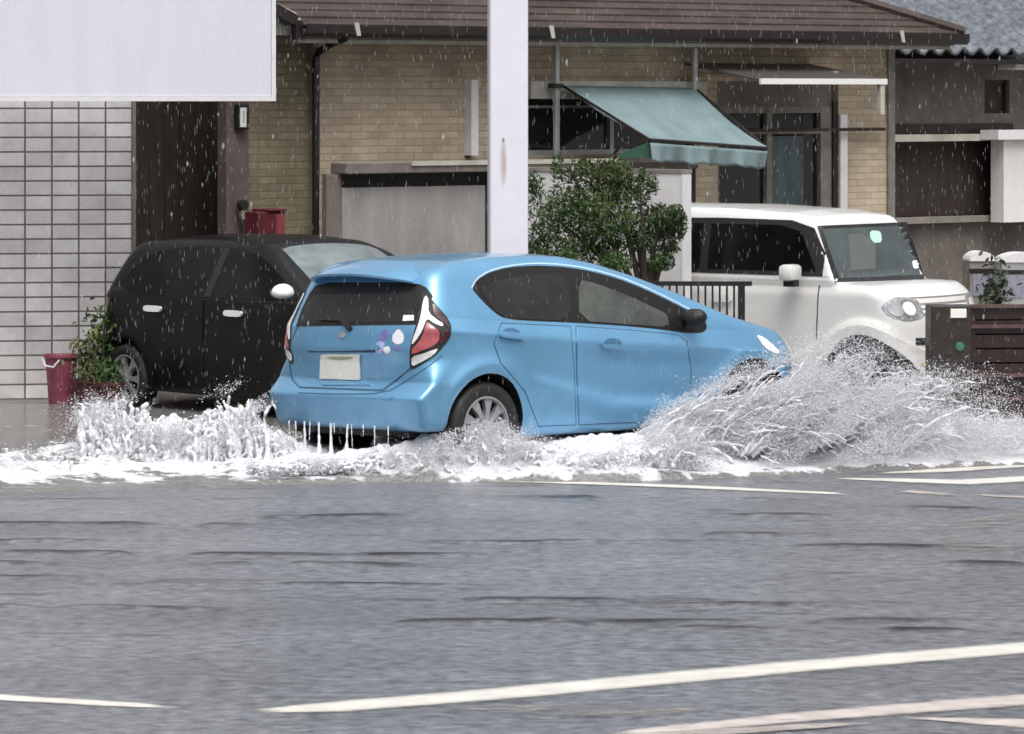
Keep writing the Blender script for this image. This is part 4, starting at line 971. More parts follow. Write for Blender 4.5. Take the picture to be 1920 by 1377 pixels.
for (wx, wy) in ((0, -1), (0, 1), (2.55, -1), (2.55, 1)): wheel(bc.root, wx, wy*.742, .30, .304, .205, wy)
# side glass: one dark daylight opening, with separate panes and rain visor on it
dlo = smooth_poly([(884,541),(893,526),(915,512),(950,502),(1000,498),(1050,500),(1100,507),(1160,523),(1210,543),(1260,567),(1300,588),(1322,602),(1326,615),(1318,625),(1285,625),(1255,620),(1180,612),(1090,606),(950,600),(925,585),(900,560)], 2)
bc.patch('window_surround', dlo, M['visor'], .0015, bcb, mirror=False); 
def mside(name, poly, m, off, thick=.006, **k):
    a, b = bc.patch(name, poly, m, off, mirror=True, thick=thick, **k); return a, b
dl = [o for o in bc.root.children if o.name.startswith('window_surround')]
for o in list(C.objects):
    if o.name.startswith('window_surround'): bpy.data.objects.remove(o)
sa, sb = mside('window_surround', dlo, M['visor'], .0015)
bc.patch('rear_side_window', smooth_poly([(898,545),(930,526),(985,516),(1040,515),(1062,518),(1072,603),(950,597),(928,583)], 1), M['carglass'], .0045, [sa, sb], mirror=True)
bc.patch('front_side_window', smooth_poly([(1084,524),(1120,533),(1180,556),(1235,582),(1250,590),(1254,614),(1180,609),(1086,602)], 1), M['carglassg'], .0045, [sa, sb], mirror=True)
bc.patch('quarter_glass', smooth_poly([(1262,592),(1288,598),(1305,608),(1300,617),(1268,616)], 1), M['carglass'], .0045, [sa, sb], mirror=True)
bc.line('window_edge_reflection', smooth_line([(884,541),(893,523),(915,509),(950,499),(1000,494),(1050,496),(1100,503),(1160,519),(1210,539),(1260,563),(1300,584)], 1), 2.4, mat('blue edge reflection', (.45,.62,.78), .3), .003, [sa, sb], mirror=True, step=8)  # light blue reflection on the window's top edge, drawn as a coloured line
# doors with panel gaps and handles
rdoor = [(940,606),(1070,612),(1077,700),(1080,797),(1010,800),(1000,775),(985,735),(960,705),(938,680),(926,645)]
fdoor = [(1080,612),(1180,619),(1270,628),(1288,640),(1296,700),(1290,788),(1085,797),(1081,700)]
for nm, poly, hp in (('rear_door', rdoor, (955, 629)), ('front_door', fdoor, (1146, 648))):
    ga, gb = bc.line('panel_gap', poly+[poly[0]], 1.5, M['seam'], .0012, mirror=True, thick=.004, step=8)
    x0, y0 = np.mean(np.array(poly), 0); pin = [(x0+(px-x0)*.985, y0+(py-y0)*.985) for px, py in poly]
    da, db = bc.patch(nm, pin, M['bluepaint'], .0035, mirror=True, thick=.003, step=8)
    hx_, hy_ = hp
    bc.patch('handle_recess', smooth_poly([(hx_-14,hy_-7),(hx_-6,hy_-13),(hx_+10,hy_-13),(hx_+20,hy_-6),(hx_+18,hy_+4),(hx_-12,hy_+3)], 1), M['blueshade'], .0042, [da, db], mirror=True, thick=.003)
    bc.patch('handle', smooth_poly([(hx_-22,hy_-4),(hx_+20,hy_-1),(hx_+24,hy_+5),(hx_+18,hy_+8),(hx_-20,hy_+4)], 1), M['bluepaint'], .028, [da, db], mirror=True, thick=.016, step=4)
# fuel flap gap and wheel arch lip left to the body; side mirrors
for sg in (-1, 1):
    mb = bpy.data.meshes.new('side_mirror'); bm = bmesh.new(); bmesh.ops.create_uvsphere(bm, u_segments=20, v_segments=14, radius=1)
    for v in bm.verts:
        x, y, z = v.co; v.co = (x*.075*(1-.2*z), y*.10, z*.062+.01*abs(y))
    bm.to_mesh(mb); bm.free(); mb.materials.append(M['black']); mb.polygons.foreach_set('use_smooth', [True]*len(mb.polygons))
    o = bpy.data.objects.new('side_mirror', mb); C.objects.link(o); o.parent = bc.root; o.location = (1.93, sg*.87, .97)
# rear: tailgate, window, lamps, plate
gate = [(560,612),(785,609),(778,640),(772,690),(745,712),(718,733),(562,727),(548,712),(543,680),(546,640)]
bc.line('panel_gap', gate+[gate[0]], 3.0, M['seam'], .0012, step=8, thick=.004)
gx, gy = 660, 668
gt_ = bc.patch('tailgate', [(gx+(px-gx)*.985, gy+(py-gy)*.98) for px, py in gate], M['bluepaint'], .004, thick=.003, step=8)
rw = [(592,536),(620,530),(780,530),(800,540),(812,556),(800,580),(786,611),(555,613),(566,580),(580,552)]
rg = bc.patch('rear_window_surround', rw, M['black'], .003, step=7)
bc.patch('rear_window', [(588,553),(778,550),(788,566),(779,605),(562,608),(573,578)], M['carglass'], .006, rg, step=7)
bc.patch('sticker', [(758,592),(777,592),(777,602),(756,603)], M['decalw'], .009, rg, step=4)
bc.patch('plate_recess', smooth_poly([(590,661),(712,661),(722,700),(700,722),(605,720),(585,700)], 1), M['bluepaint'], .0045, gt_, thick=.003)
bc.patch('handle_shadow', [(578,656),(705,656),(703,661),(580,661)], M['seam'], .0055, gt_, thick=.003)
bc.patch('gate_garnish', smooth_poly([(570,646),(712,646),(716,653),(705,657),(578,657),(568,652)], 1), M['bluepaint'], .016, gt_, thick=.014)
bc.patch('lower_lip', [(600,716),(700,716),(696,724),(606,724)], M['bluepaint'], .012, gt_, thick=.01)
pl = bc.patch('number_plate', smooth_poly([(605,665),(608,664),(674,664),(677,666),(678,711),(676,713),(605,713),(603,711)], 0), M['plate'], .02, gt_, thick=.012)
bc.patch('plate_shade', smooth_poly([(614,667),(668,667),(660,672),(641,674),(622,672)], 1), M['plategreen'], .0215, pl, thick=.003, step=3)
bc.patch('badge', smooth_poly([(634,632),(641,622),(646,622),(649,630),(645,636),(640,633)], 1), M['greylens'], .010, gt_, thick=.008, step=3)
# flower decals
for pts_, mm in (([(716,622),(727,618),(729,630),(722,640),(712,640)], 'decalp'), ([(737,628),(748,616),(758,628),(757,643),(745,647),(736,640)], 'decalw'), ([(706,642),(720,640),(722,652),(714,664),(704,660)], 'decall'),
                 ([(720,652),(730,649),(733,660),(727,664),(720,660)], 'decalw'), ([(733,647),(752,651),(758,656),(740,657)], 'decalp')):
    bc.patch('flower_decal', smooth_poly(pts_, 1), M[mm], .0055, gt_, thick=.002, step=3)
# wiper
wp = bc.patch('wiper_arm', [(602,597),(640,597),(655,606),(662,616),(656,622),(648,612),(640,604),(602,603)], M['black'], .022, gt_, thick=.014, step=4)
# tail lamps on both corners
lo = smooth_poly([(797,549),(808,560),(822,578),(838,596),(846,613),(844,632),(832,650),(812,670),(775,693),(769,690),(769,655),(778,620),(788,580)], 1)
ta, tb = bc.patch('tail_lamp', lo, M['black'], .007, mirror=True, thick=.012, step=4)
def lamp(nm, pts_, m, off=.012): bc.patch(nm, smooth_poly(pts_, 1), m, off, [ta, tb], mirror=True, thick=.007, step=3.5)
lamp('clear_blade', [(795,562),(800,555),(804,563),(804,588),(818,601),(830,608),(829,614),(816,609),(801,598),(792,622),(782,638),(773,648),(777,632),(788,604)], M['clearlens'])
lamp('red_lens', [(801,604),(812,615),(824,622),(822,640),(810,651),(773,665),(774,655),(787,642),(795,626)], M['redlens'])
lamp('dark_lens', [(811,568),(824,584),(838,603),(841,618),(832,608),(818,597),(812,585)], M['darkred'])
lamp('amber_lens', [(829,620),(838,618),(840,628),(832,642),(822,648),(824,634)], M['darkred'])
lamp('reverse_lens', [(773,668),(800,661),(822,653),(812,666),(790,680),(774,688)], M['clearlens'])
# roof spoiler
def spoiler():
    O = [(-.25,1.425),(-.48,1.365),(-.535,1.338),(-.525,1.322),(-.36,1.315),(-.25,1.36)]
    vs = []; fs = []; n = 24
    for i in range(n+1):
        y = -1+2*i/n; yy = y*.555; k = .03*abs(y)**2; sx_ = .13*abs(y)**4
        for (x, z) in O: vs.append((x+sx_, yy*(1-.06*(z-1.3)/.1), z-k-.02*abs(y)**4))
    m_ = len(O)
    for i in range(n):
        for j in range(m_): fs.append((i*m_+j, i*m_+(j+1) % m_, (i+1)*m_+(j+1) % m_, (i+1)*m_+j))
    fs += [tuple(range(m_)), tuple(range(n*m_, (n+1)*m_))]
    q = MB(); q.add(vs, fs); return q.build('roof_spoiler', M['bluepaint'], bc.root, smooth=True)
spoiler()
# bumper details
bc.line('bumper_gap', smooth_line([(560,737),(640,740),(722,738),(760,716),(800,690),(828,668)], 1), 2.2, M['seam'], .001, step=8, thick=.004)
bc.patch('bumper_corner_reflection_cap', smooth_poly([(716,742),(733,739),(738,746),(722,752)], 1), M['bluepaint'], .006, step=3) 
MB().box(-.5, .3, -.60, .60, .24, .29).box(.3, 2.3, -.6, .6, .17, .21).build('underbody', M['black'], bc.root)
MB().tube([(-.62, -.42, .22), (-.3, -.42, .24)], .028, 12).build('exhaust_pipe', M['blackmetal'], bc.root)
# headlamps and windscreen
bc.patch('headlamp', smooth_poly([(1417,628),(1430,632),(1450,648),(1462,662),(1452,664),(1432,652)], 1), M['clearlens'], .006, mirror=True, step=4)
def toprays(pts):
    p = np.array(pts, float)/100; O = np.stack([p[:, 0], p[:, 1], np.full(len(p), 2.2)], 1); return O, np.repeat(np.array([[0, 0, -1.]]), len(p), 0), 0, 2.1
ws = smooth_poly([(148,-50),(148,50),(170,57),(232,66),(240,40),(243,0),(240,-40),(232,-66),(170,-57)], 1)
bc.patch('windscreen', ws, M['carglass'], .004, step=8, rays=toprays)

# ---- the black hatchback on the left
kc = Car('black_hatchback', 'black hatchback parked left behind the blue car with white door handles', 'car', (-2.60, 36.50, -.05), R(-48))
kc.W = .83; kc.rc = .10; kc.rp = 3; kc.fc = .25; kc.fp = 2.4; kc.krs = .12; kc.ktop = .10; kc.zb = .2; kc.crown = .06; kc.t0, kc.t1 = 32, 40
kc.zt = curve([(-.6,1.30),(-.4,1.385),(-.1,1.44),(.4,1.48),(1.0,1.49),(1.5,1.46),(1.75,1.39),(2.1,1.21),(2.4,1.06),(2.6,.99),(2.9,.90),(3.1,.80),(3.2,.65)], .1)
kc.xr = curve([(.15,-.40),(.3,-.46),(.55,-.48),(.7,-.45),(.95,-.44),(1.1,-.38),(1.35,-.26),(1.5,-.20)], .03)
kc.xf = curve([(.15,3.05),(.35,3.13),(.6,3.15),(.8,3.10),(1,3.0),(1.5,3.0)], .04)
_pk = curve([(-.6,.80),(-.2,.82),(.2,.83),(2.5,.83),(2.9,.79),(3.2,.68)], .12)
def hwk(x, z):
    P = _pk(x); h = P-.14*np.clip(.62-z, 0, 1)**2-.10*np.clip(z-.62, 0, .4)**2*2
    for cx in (0., 2.44):
        r = np.sqrt((x-cx)**2+(z-.30)**2); h = h+.015*np.exp(-((r-.36)/.05)**2)
    g = np.clip((z-.98)/.42, 0, 1.6); return np.where(z > .98, h-.21*g**1.15, h)
kc.hw = hwk
kc.body(-.8, 3.5, .65, .2, 2.6, M['blackpaint'], nx=150, ny=50, nz=48, arches=((0, .30, .325), (2.44, .30, .325)))
for (wx, wy) in ((0, -1), (0, 1), (2.44, -1), (2.44, 1)): wheel(kc.root, wx, wy*.735, .29, .285, .20, wy, spokes=7, dish=.01)
def siderays(pts):
    p = np.array(pts, float)/100; O = np.stack([p[:, 0], p[:, 0]*0-1.3, p[:, 1]], 1); return O, np.repeat(np.array([[0, 1., 0]]), len(p), 0), 0, 1.3
sr = dict(rays=siderays, step=7, mirror=True)
wa_, wb_ = kc.patch('side_window', smooth_poly([(-18,106),(8,132),(60,140),(120,140),(160,133),(222,104),(218,100),(60,99),(0,99)], 1), M['carglassk'], .004, **sr)
kc.patch('pillar', [(103,100),(111,100),(112,139),(104,139)], M['black'], .006, parent=[wa_, wb_], rays=siderays, step=6, mirror=True)
for nm, poly, hp in (('rear_door', [(18,97),(104,97),(106,60),(106,28),(48,28),(36,50),(26,68)], 40), ('front_door', [(108,97),(220,98),(226,80),(226,28),(109,28)], 146)):
    gd = kc.patch(nm, poly, M['blackpaint'], .006, thick=.007, **sr)
    kc.patch('handle', smooth_poly([(hp-10,90.5),(hp+10,90.5),(hp+12,88.5),(hp+10,85.5),(hp-10,85.5),(hp-12,88)], 1), M['chrome'], .035, parent=gd, rays=siderays, step=3, mirror=True, thick=.02)
for sg in (-1, 1):
    mb = bpy.data.meshes.new('side_mirror'); bm = bmesh.new(); bmesh.ops.create_uvsphere(bm, u_segments=20, v_segments=14, radius=1)
    for v in bm.verts:
        x, y, z = v.co; v.co = (x*.07*(1-.25*z), y*.105, z*.07 if z > 0 else z*.05)
    bm.to_mesh(mb); bm.free(); mb.materials.append(M['chrome']); mb.polygons.foreach_set('use_smooth', [True]*len(mb.polygons))
    o = bpy.data.objects.new('side_mirror', mb); C.objects.link(o); o.parent = kc.root; o.location = (2.22, sg*.93, 1.08)
kc.patch('windscreen', smooth_poly([(164,-48),(161,0),(164,42),(178,46),(230,52),(240,36),(244,0),(242,-40),(232,-60),(178,-52)], 1), M['glasspalek'], .004, step=8, rays=toprays)
kc.patch('headlamp', [(262,88),(285,88),(298,80),(302,70),(285,72),(265,78)], M['clearlens'], .005, **sr)
kc.patch('tail_lamp', [(-40,95),(-30,100),(-25,92),(-28,72),(-38,68)], M['darkred'], .005, **sr)
def rearrays(pts):
    p = np.array(pts, float)/100; O = np.stack([p[:, 0]*0-1.2, p[:, 0], p[:, 1]], 1); return O, np.repeat(np.array([[1., 0, 0]]), len(p), 0), 0, 1.6
kc.patch('rear_window', [(-55,102),(55,102),(48,130),(-48,130)], M['carglassk'], .004, rays=rearrays, step=8)

# ---- the white boxy car on the right
wc = Car('white_boxy_car', 'white boxy small car with black window band parked behind the splash on the right', 'car', (1.29, 37.05, 0), R(-36))
wc.W = .74; wc.rc = .06; wc.rp = 4; wc.fc = .16; wc.fp = 2.4; wc.krs = .08; wc.ktop = .07; wc.zb = .24; wc.crown = .035; wc.t0, wc.t1 = 32, 40
wc.zt = curve([(-.5,1.58),(-.3,1.64),(.2,1.67),(1.0,1.67),(1.65,1.64),(1.9,1.60),(1.97,1.54),(2.14,1.12),(2.2,1.08),(2.5,1.07),(2.75,1.02),(2.86,.93),(2.95,.8)], .05)
wc.xr = curve([(.15,-.36),(.5,-.40),(1.0,-.38),(1.6,-.32)], .04)
wc.xf = curve([(.2,2.78),(.4,2.84),(.72,2.83),(.8,2.82),(.95,2.76),(1.1,2.6),(1.6,2.6)], .03)
def hww(x, z):
    P = .735-.05*sstep(2.4, 2.85, x); h = P-.10*np.clip(.6-z, 0, 1)**2
    r = np.sqrt((x-0)**2+(z-.31)**2); h = h+.02*np.exp(-((r-.39)/.07)**4)
    r = np.sqrt((x-2.425)**2+(z-.31)**2); h = h+.028*np.exp(-((r-.395)/.07)**4)
    g = np.clip((z-1.06)/.55, 0, 1.5); return np.where(z > 1.06, h-.10*g**1.2, h-.02*sstep(.95, 1.06, z))
wc.hw = hww
wc.body(-.6, 3.1, .75, .2, 2.45, M['whitepaint'], nx=150, ny=50, nz=52, top=2.1, arches=((0, .31, .345), (2.425, .31, .345)))
for (wx, wy) in ((0, -1), (0, 1), (2.425, -1), (2.425, 1)): wheel(wc.root, wx, wy*.655, .29, .29, .19, wy, spokes=6)
sw = dict(rays=siderays, step=7, mirror=True)
ba, bb = wc.patch('window_band', smooth_poly([(-30,112),(-28,155),(100,157),(170,156),(192,150),(212,118),(211,111)], 0), M['black'], .004, **sw)
wc.patch('rear_side_window', [(0,115),(0,151),(84,152),(84,115)], M['carglassk'], .007, parent=[ba, bb], **sw)
wc.patch('front_side_window', [(92,115),(92,152),(160,152),(180,147),(198,115)], M['carglassk'], .007, parent=[ba, bb], **sw)
ws_ = wc.patch('windscreen_surround', smooth_poly([(1532,424),(1700,417),(1734,524),(1566,530)], 0), M['black'], .003, step=6)
wg = wc.patch('windscreen', smooth_poly([(1540,430),(1695,424),(1726,518),(1573,523)], 0), M['glasswind'], .0065, parent=ws_, step=6)
wc.patch('inspection_sticker', smooth_poly([(1630,433),(1650,434),(1652,455),(1638,457),(1630,448)], 1), mat('pale green sticker', (.50,.72,.62), .5), .010, parent=wg, step=3, thick=.003)
wc.patch('seat_reflection', [(1590,440),(1612,438),(1640,455),(1640,505),(1595,508)], mat('pale reflection', (.11,.125,.115), .12), .0085, parent=wg, step=4, thick=.002)
wc.patch('round_sticker', smooth_poly([(1708,490),(1720,488),(1723,503),(1712,506)], 1), M['decalw'], .010, parent=wg, step=3, thick=.003)
for sg in (-1, 1):
    e = MB().box(-.07, .06, -.10, .09, -.065, .07).build('side_mirror', M['whitepaint'], wc.root, bevel=.035, smooth=True); e.location = (1.83, sg*.86, 1.14)
    MB().box(-.05, .05, -.04, .04, -.11, -.05).build('mirror_arm', M['black'], e)
wc.patch('door_gap', [(90,40),(90,104),(91.2,104),(91.2,40)], M['seam'], .002, rays=siderays, step=6, mirror=True)
wc.patch('door_gap', [(198,60),(200,104),(201.2,104),(199.2,60)], M['seam'], .002, rays=siderays, step=6, mirror=True)
hh = wc.patch('handle', smooth_poly([(98,93),(116,93),(118,90),(116,88),(98,88)], 1), M['whitepaint'], .03, rays=siderays, step=3, mirror=True, thick=.018)
def frontrays(pts):
    p = np.array(pts, float)/100; O = np.stack([p[:, 0]*0+4, p[:, 0], p[:, 1]], 1); return O, np.repeat(np.array([[-1., 0, 0]]), len(p), 0), 0, 3
def ell(cx, cz, rx, rz, n=18): return [(cx+rx*math.cos(a), cz+rz*math.sin(a)) for a in np.linspace(0, 2*math.pi, n, endpoint=False)]
def mirp(p): return [(-a, b) for a, b in p]
for sgn in (-1, 1):
    f_ = (lambda p: p) if sgn == -1 else mirp
    hl = wc.patch('headlamp', smooth_poly(f_([(-68,80),(-70,90),(-60,96),(-40,94),(-32,86),(-36,79),(-55,76)]), 1), M['greylens'], .006, rays=frontrays, step=4)
    wc.patch('indicator', f_(ell(-62, 86, 5.5, 6)), M['rim'], .011, parent=hl, rays=frontrays, step=3)
    wc.patch('bulb', f_(ell(-50, 86, 6.5, 5.5)), M['clearlens'], .012, parent=hl, rays=frontrays, step=3)
    wc.patch('ring', f_(ell(-50, 86, 9.5, 7.5)), M['trimgrey'], .009, parent=hl, rays=frontrays, step=3)
    wc.patch('fog_lamp', f_(ell(-50, 43, 7, 6)), M['black'], .006, rays=frontrays, step=3)
wc.patch('grille', [(-36,80),(-36,90),(36,90),(36,80)], M['trimgrey'], .004, rays=frontrays, step=5)
for z in (82, 86): wc.patch('grille_bar', [(-36,z),(-36,z+2),(36,z+2),(36,z)], M['chrome'], .008, rays=frontrays, step=5)
wc.patch('hood_edge', [(-60,95),(60,95),(60,94),(-60,94)], M['trimgrey'], .003, rays=frontrays, step=5)
wc.patch('bumper_slot', [(1717,634),(1740,634),(1740,647),(1717,647)], M['black'], .006, step=4)
wc.patch('number_plate', [(1716,664),(1742,664),(1742,692),(1714,690)], M['yellowplate'], .012, step=4, thick=.01)
arcp = lambda r0, r1, cx: [(cx*100+r0*math.cos(a), 31+r0*math.sin(a)) for a in np.linspace(-.1, math.pi+.1, 26)]+[(cx*100+r1*math.cos(a), 31+r1*math.sin(a)) for a in np.linspace(math.pi+.1, -.1, 26)]
for cx in (0, 2.425): wc.patch('arch_moulding', arcp(35.2, 42, cx), M['whitepaint'], .022, rays=siderays, step=5, mirror=True, thick=.025)

# ------------------------------------------------------------ splash, foam, rain
def points_mesh(name, pts, rad, voxel, m, label, cat, thr=.12, disp=.006):
    """merge many drops into one frothy surface (evaluated once and baked to a plain mesh)"""
    me = bpy.data.meshes.new(name+'_pts'); me.from_pydata(np.asarray(pts).tolist(), [], [])
    a = me.attributes.new('rad', 'FLOAT', 'POINT'); a.data.foreach_set('value', np.asarray(rad, dtype=np.float32))
    o = bpy.data.objects.new('tmp', me); C.objects.link(o)
    ng = bpy.data.node_groups.new('g', 'GeometryNodeTree')
    ng.interface.new_socket('Geometry', in_out='INPUT', socket_type='NodeSocketGeometry'); ng.interface.new_socket('Geometry', in_out='OUTPUT', socket_type='NodeSocketGeometry')
    gi = ng.nodes.new('NodeGroupInput'); go = ng.nodes.new('NodeGroupOutput')
    na = ng.nodes.new('GeometryNodeInputNamedAttribute'); na.data_type = 'FLOAT'; na.inputs['Name'].default_value = 'rad'
    mp = ng.nodes.new('GeometryNodeMeshToPoints'); pv = ng.nodes.new('GeometryNodePointsToVolume'); vm = ng.nodes.new('GeometryNodeVolumeToMesh')
    pv.resolution_mode = 'VOXEL_SIZE'; pv.inputs['Voxel Size'].default_value = voxel; pv.inputs['Density'].default_value = 1
    vm.resolution_mode = 'GRID'; vm.inputs['Threshold'].default_value = thr; vm.inputs['Adaptivity'].default_value = 0
    fa = [x for x in na.outputs if x.enabled][0]
    ng.links.new(gi.outputs[0], mp.inputs['Mesh']); ng.links.new(fa, mp.inputs['Radius']); ng.links.new(mp.outputs[0], pv.inputs['Points'])
    ng.links.new(fa, pv.inputs['Radius']); ng.links.new(pv.outputs[0], vm.inputs['Volume']); ng.links.new(vm.outputs[0], go.inputs[0])
    md = o.modifiers.new('n', 'NODES'); md.node_group = ng
    dg = bpy.context.evaluated_depsgraph_get(); dg.update()
    r_ = bpy.data.meshes.new_from_object(o.evaluated_get(dg)); bpy.data.objects.remove(o)
    n = len(r_.vertices); v = np.empty(n*3, dtype=np.float32); r_.vertices.foreach_get('co', v); v = v.reshape(-1, 3)
    if n:
        d1 = vnoise(v[:, 0]*45+v[:, 2]*31, v[:, 1]*45+v[:, 2]*37, 80)-.5; d2 = vnoise(v[:, 0]*40+7, v[:, 2]*40+v[:, 1]*20, 81)-.5; d3 = vnoise(v[:, 1]*40+3, v[:, 2]*44+v[:, 0]*25, 82)-.5
        v += np.stack([d1, d2, d3], 1)*disp*2; r_.vertices.foreach_set('co', v.ravel())
    r_.polygons.foreach_set('use_smooth', [True]*len(r_.polygons)); r_.materials.clear(); r_.materials.append(m); r_.name = name; r_.update()
    q = bpy.data.objects.new(name, r_); C.objects.link(q); tag(q, label, cat, kind='stuff'); print(name, len(pts), 'pts ->', n, 'verts')
    return q
def droplets(name, pts, rad, m, label, cat, stretch=None):
    """small separate drops as low-poly pebbles in one mesh"""
    base = np.array([(0,0,1),(.9,0,0),(0,.9,0),(-.9,0,0),(0,-.9,0),(0,0,-1)], float); bf = np.array([(0,1,2),(0,2,3),(0,3,4),(0,4,1),(5,2,1),(5,3,2),(5,4,3),(5,1,4)])
    pts = np.asarray(pts); rad = np.asarray(rad); n = len(pts)
    sc = rng.uniform(.6, 1.4, (n, 1, 3)) if stretch is None else np.tile(np.array(stretch, float), (n, 1, 1))
    a = rng.uniform(0, 6.28, n); ca, sa = np.cos(a), np.sin(a)
    V = base[None]*sc*rad[:, None, None]
    if stretch is None:
        X = V[..., 0]*ca[:, None]-V[..., 2]*sa[:, None]; Zz = V[..., 0]*sa[:, None]+V[..., 2]*ca[:, None]; V[..., 0] = X; V[..., 2] = Zz
    V = V+pts[:, None, :]
    Fc = bf[None]+(np.arange(n)*6)[:, None, None]
    o = npmesh(name, V.reshape(-1, 3), Fc.reshape(-1, 3), m, smooth=True); return tag(o, label, cat, kind='stuff')
def splashmat(name, c, tr):
    m = mat(name, c, .35, spec=.5, var=.10, vscale=9); t = m.node_tree; p = t.nodes['Principled BSDF']; L = t.links.new
    tc = t.nodes.new('ShaderNodeTexCoord'); n = t.nodes.new('ShaderNodeTexNoise'); n.inputs['Scale'].default_value = 45; n.inputs['Detail'].default_value = 3; L(tc.outputs['Object'], n.inputs['Vector'])
    bp = t.nodes.new('ShaderNodeBump'); bp.inputs['Strength'].default_value = .6; bp.inputs['Distance'].default_value = .012; L(n.outputs['Fac'], bp.inputs['Height']); L(bp.outputs[0], p.inputs['Normal'])
    p.inputs['Transmission Weight'].default_value = tr; p.inputs['IOR'].default_value = 1.2
    return m
M['splash'] = splashmat('white aerated water', (.80,.80,.83), .05); M['bow'] = splashmat('grey aerated water', (.76,.76,.79), .12)
M['spray'] = splashmat('thin spray water', (.78,.78,.81), .1)
G = 9.81
def strands(n, src, vel, seed, tmax=.5, r0=.014, wig=.03, gap=.35, zmin=.06, ds=.010, taper=.7):
    """continuous wriggling strands of water along ballistic paths"""
    r = np.random.default_rng(seed); P = []; Rr = []
    for k in range(n):
        o = np.array(src(r)); v = np.array(vel(r, o)); T = tmax*(.6+.4*r.random()); L = np.linalg.norm(v)*T; m_ = max(6, int(L/ds))
        t = np.linspace(0, T, m_); ph = r.random(4)*100
        p = o[None]+v[None]*t[:, None]; p[:, 2] -= .5*G*t*t
        for a_ in range(3): p[:, a_] += (vnoise(t*16+ph[a_], t*0+k*.7, 85+a_)-.5)*wig*(.2+2.2*t/T)+(vnoise(t*55+ph[a_], t*0+k*.3, 88)-.5)*wig*.5
        keep = (vnoise(t*22+ph[3], t*0+k*.37, 90) > gap*(.35+1.0*t/T)) & (p[:, 2] > zmin)
        rad = r0*(1-taper*t/T)*(.35+1.0*vnoise(t*40+ph[3], t*0+k, 91))*(.6+.7*r.random())
        P.append(p[keep]); Rr.append(rad[keep])
    return np.concatenate(P), np.concatenate(Rr)
def mist(n, per, src, vel, seed, tmax=.7, spread=.05, zmin=.05, bias=.8):
    r = np.random.default_rng(seed); P = []
    for k in range(n):
        o = np.array(src(r)); v = np.array(vel(r, o)); t = tmax*r.random(per)**bias
        dv = r.normal(size=(per, 3))*np.linalg.norm(v)*.045
        p = o+(v+dv)*t[:, None]+r.normal(size=(per, 3))*spread*(.15+t[:, None]/tmax); p[:, 2] -= .5*G*t*t
        q = vnoise(p[:, 0]*4-p[:, 2]*5, p[:, 2]*10-p[:, 0]*3, 95)*.65+vnoise(p[:, 0]*14-p[:, 2]*14, p[:, 2]*34-p[:, 0]*12, 96)*.35
        P.append(p[(p[:, 2] > zmin) & (q+.12*r.random(len(q)) > .50)])
    return np.concatenate(P)
def lim(P): return P
# right hand bow splash, thrown sideways and forward from the front wheel
def s1(r): return (r.uniform(.75, 1.75), 30.15+r.uniform(-.25, .35), .10)
def v1(r, o): return (r.uniform(1.0, 2.9), r.uniform(-.8, .1), r.uniform(.8, 2.2+1.25*(o[0]-.75)))
def s2(r): return (r.uniform(1.6, 2.75), 30.6+r.uniform(-.35, .35), .10)
def v2(r, o): return (r.uniform(.4, 2.2), r.uniform(-.8, .2), r.uniform(.9, 3.65-.75*max(0, o[0]-2.0)))
def s3(r): return (r.uniform(2.5, 3.7), 30.9+r.uniform(-.4, .3), .10)
def v3(r, o): return (r.uniform(-.2, 1.6), r.uniform(-.7, .2), r.uniform(.8, 2.75-.8*(o[0]-2.5)))
def s0(r): return (r.uniform(.8, 1.7), 30.0+r.uniform(-.2, .25), .12)
def v0(r, o): return (r.uniform(1.2, 2.3), r.uniform(-.2, .8), r.uniform(1.6, 2.85+1.4*(o[0]-.8)))
A0 = strands(150, s0, v0, 31, .46, .013); A1 = strands(200, s1, v1, 1, .5, .014); A2 = strands(190, s2, v2, 2, .6, .014); A3 = strands(110, s3, v3, 12, .5, .011)
points_mesh('splash', np.concatenate([A0[0], A1[0], A2[0], A3[0]]), np.concatenate([A0[1], A1[1], A2[1], A3[1]]), 0.0065, M['bow'], 'streaky grey white bow splash thrown forward from the blue car', 'splash', disp=.003)
D1 = np.concatenate([mist(300, 620, s0, v0, 35, .5), mist(420, 560, s1, v1, 5, .5), mist(420, 600, s2, v2, 6, .75), mist(240, 460, s3, v3, 16, .6)])
droplets('spray_drops', D1, .0015+.0045*rng.random(len(D1))**4, M['spray'], 'flying drops round the bow splash on the right', 'spray')
print('right drops', len(D1))
# left splash: tall ragged white fingers behind the rear bumper
def lsrc(r): return (r.uniform(-2.92, -1.50), 29.7+r.uniform(-.25, .35), .10)
def lvel(r, o):
    env = np.interp(o[0], [-3.2, -2.95, -2.85, -2.6, -2.35, -2.15, -1.95, -1.75, -1.6], [1.3, 2.8, 2.8, 2.7, 2.2, 2.25, 2.85, 2.8, 1.7])
    return (r.normal()*.16-.08, r.normal()*.25, env*r.uniform(.3, 1.03))
def lsrc2(r): return (r.uniform(-3.45, -2.85), 29.3+r.uniform(-.3, .4), .08)
def lvel2(r, o): return (r.normal()*.3-.1, r.normal()*.2, r.uniform(.4, 1.5))
B1 = strands(640, lsrc, lvel, 3, .40, .017, wig=.024, gap=.25, taper=.6); B2 = strands(60, lsrc2, lvel2, 13, .26, .014, gap=.3)
points_mesh('splash', np.concatenate([B1[0], B2[0]]), np.concatenate([B1[1], B2[1]]), .0075, M['splash'], 'tall ragged white splash with finger shaped tops left of the blue car', 'splash', disp=.004)
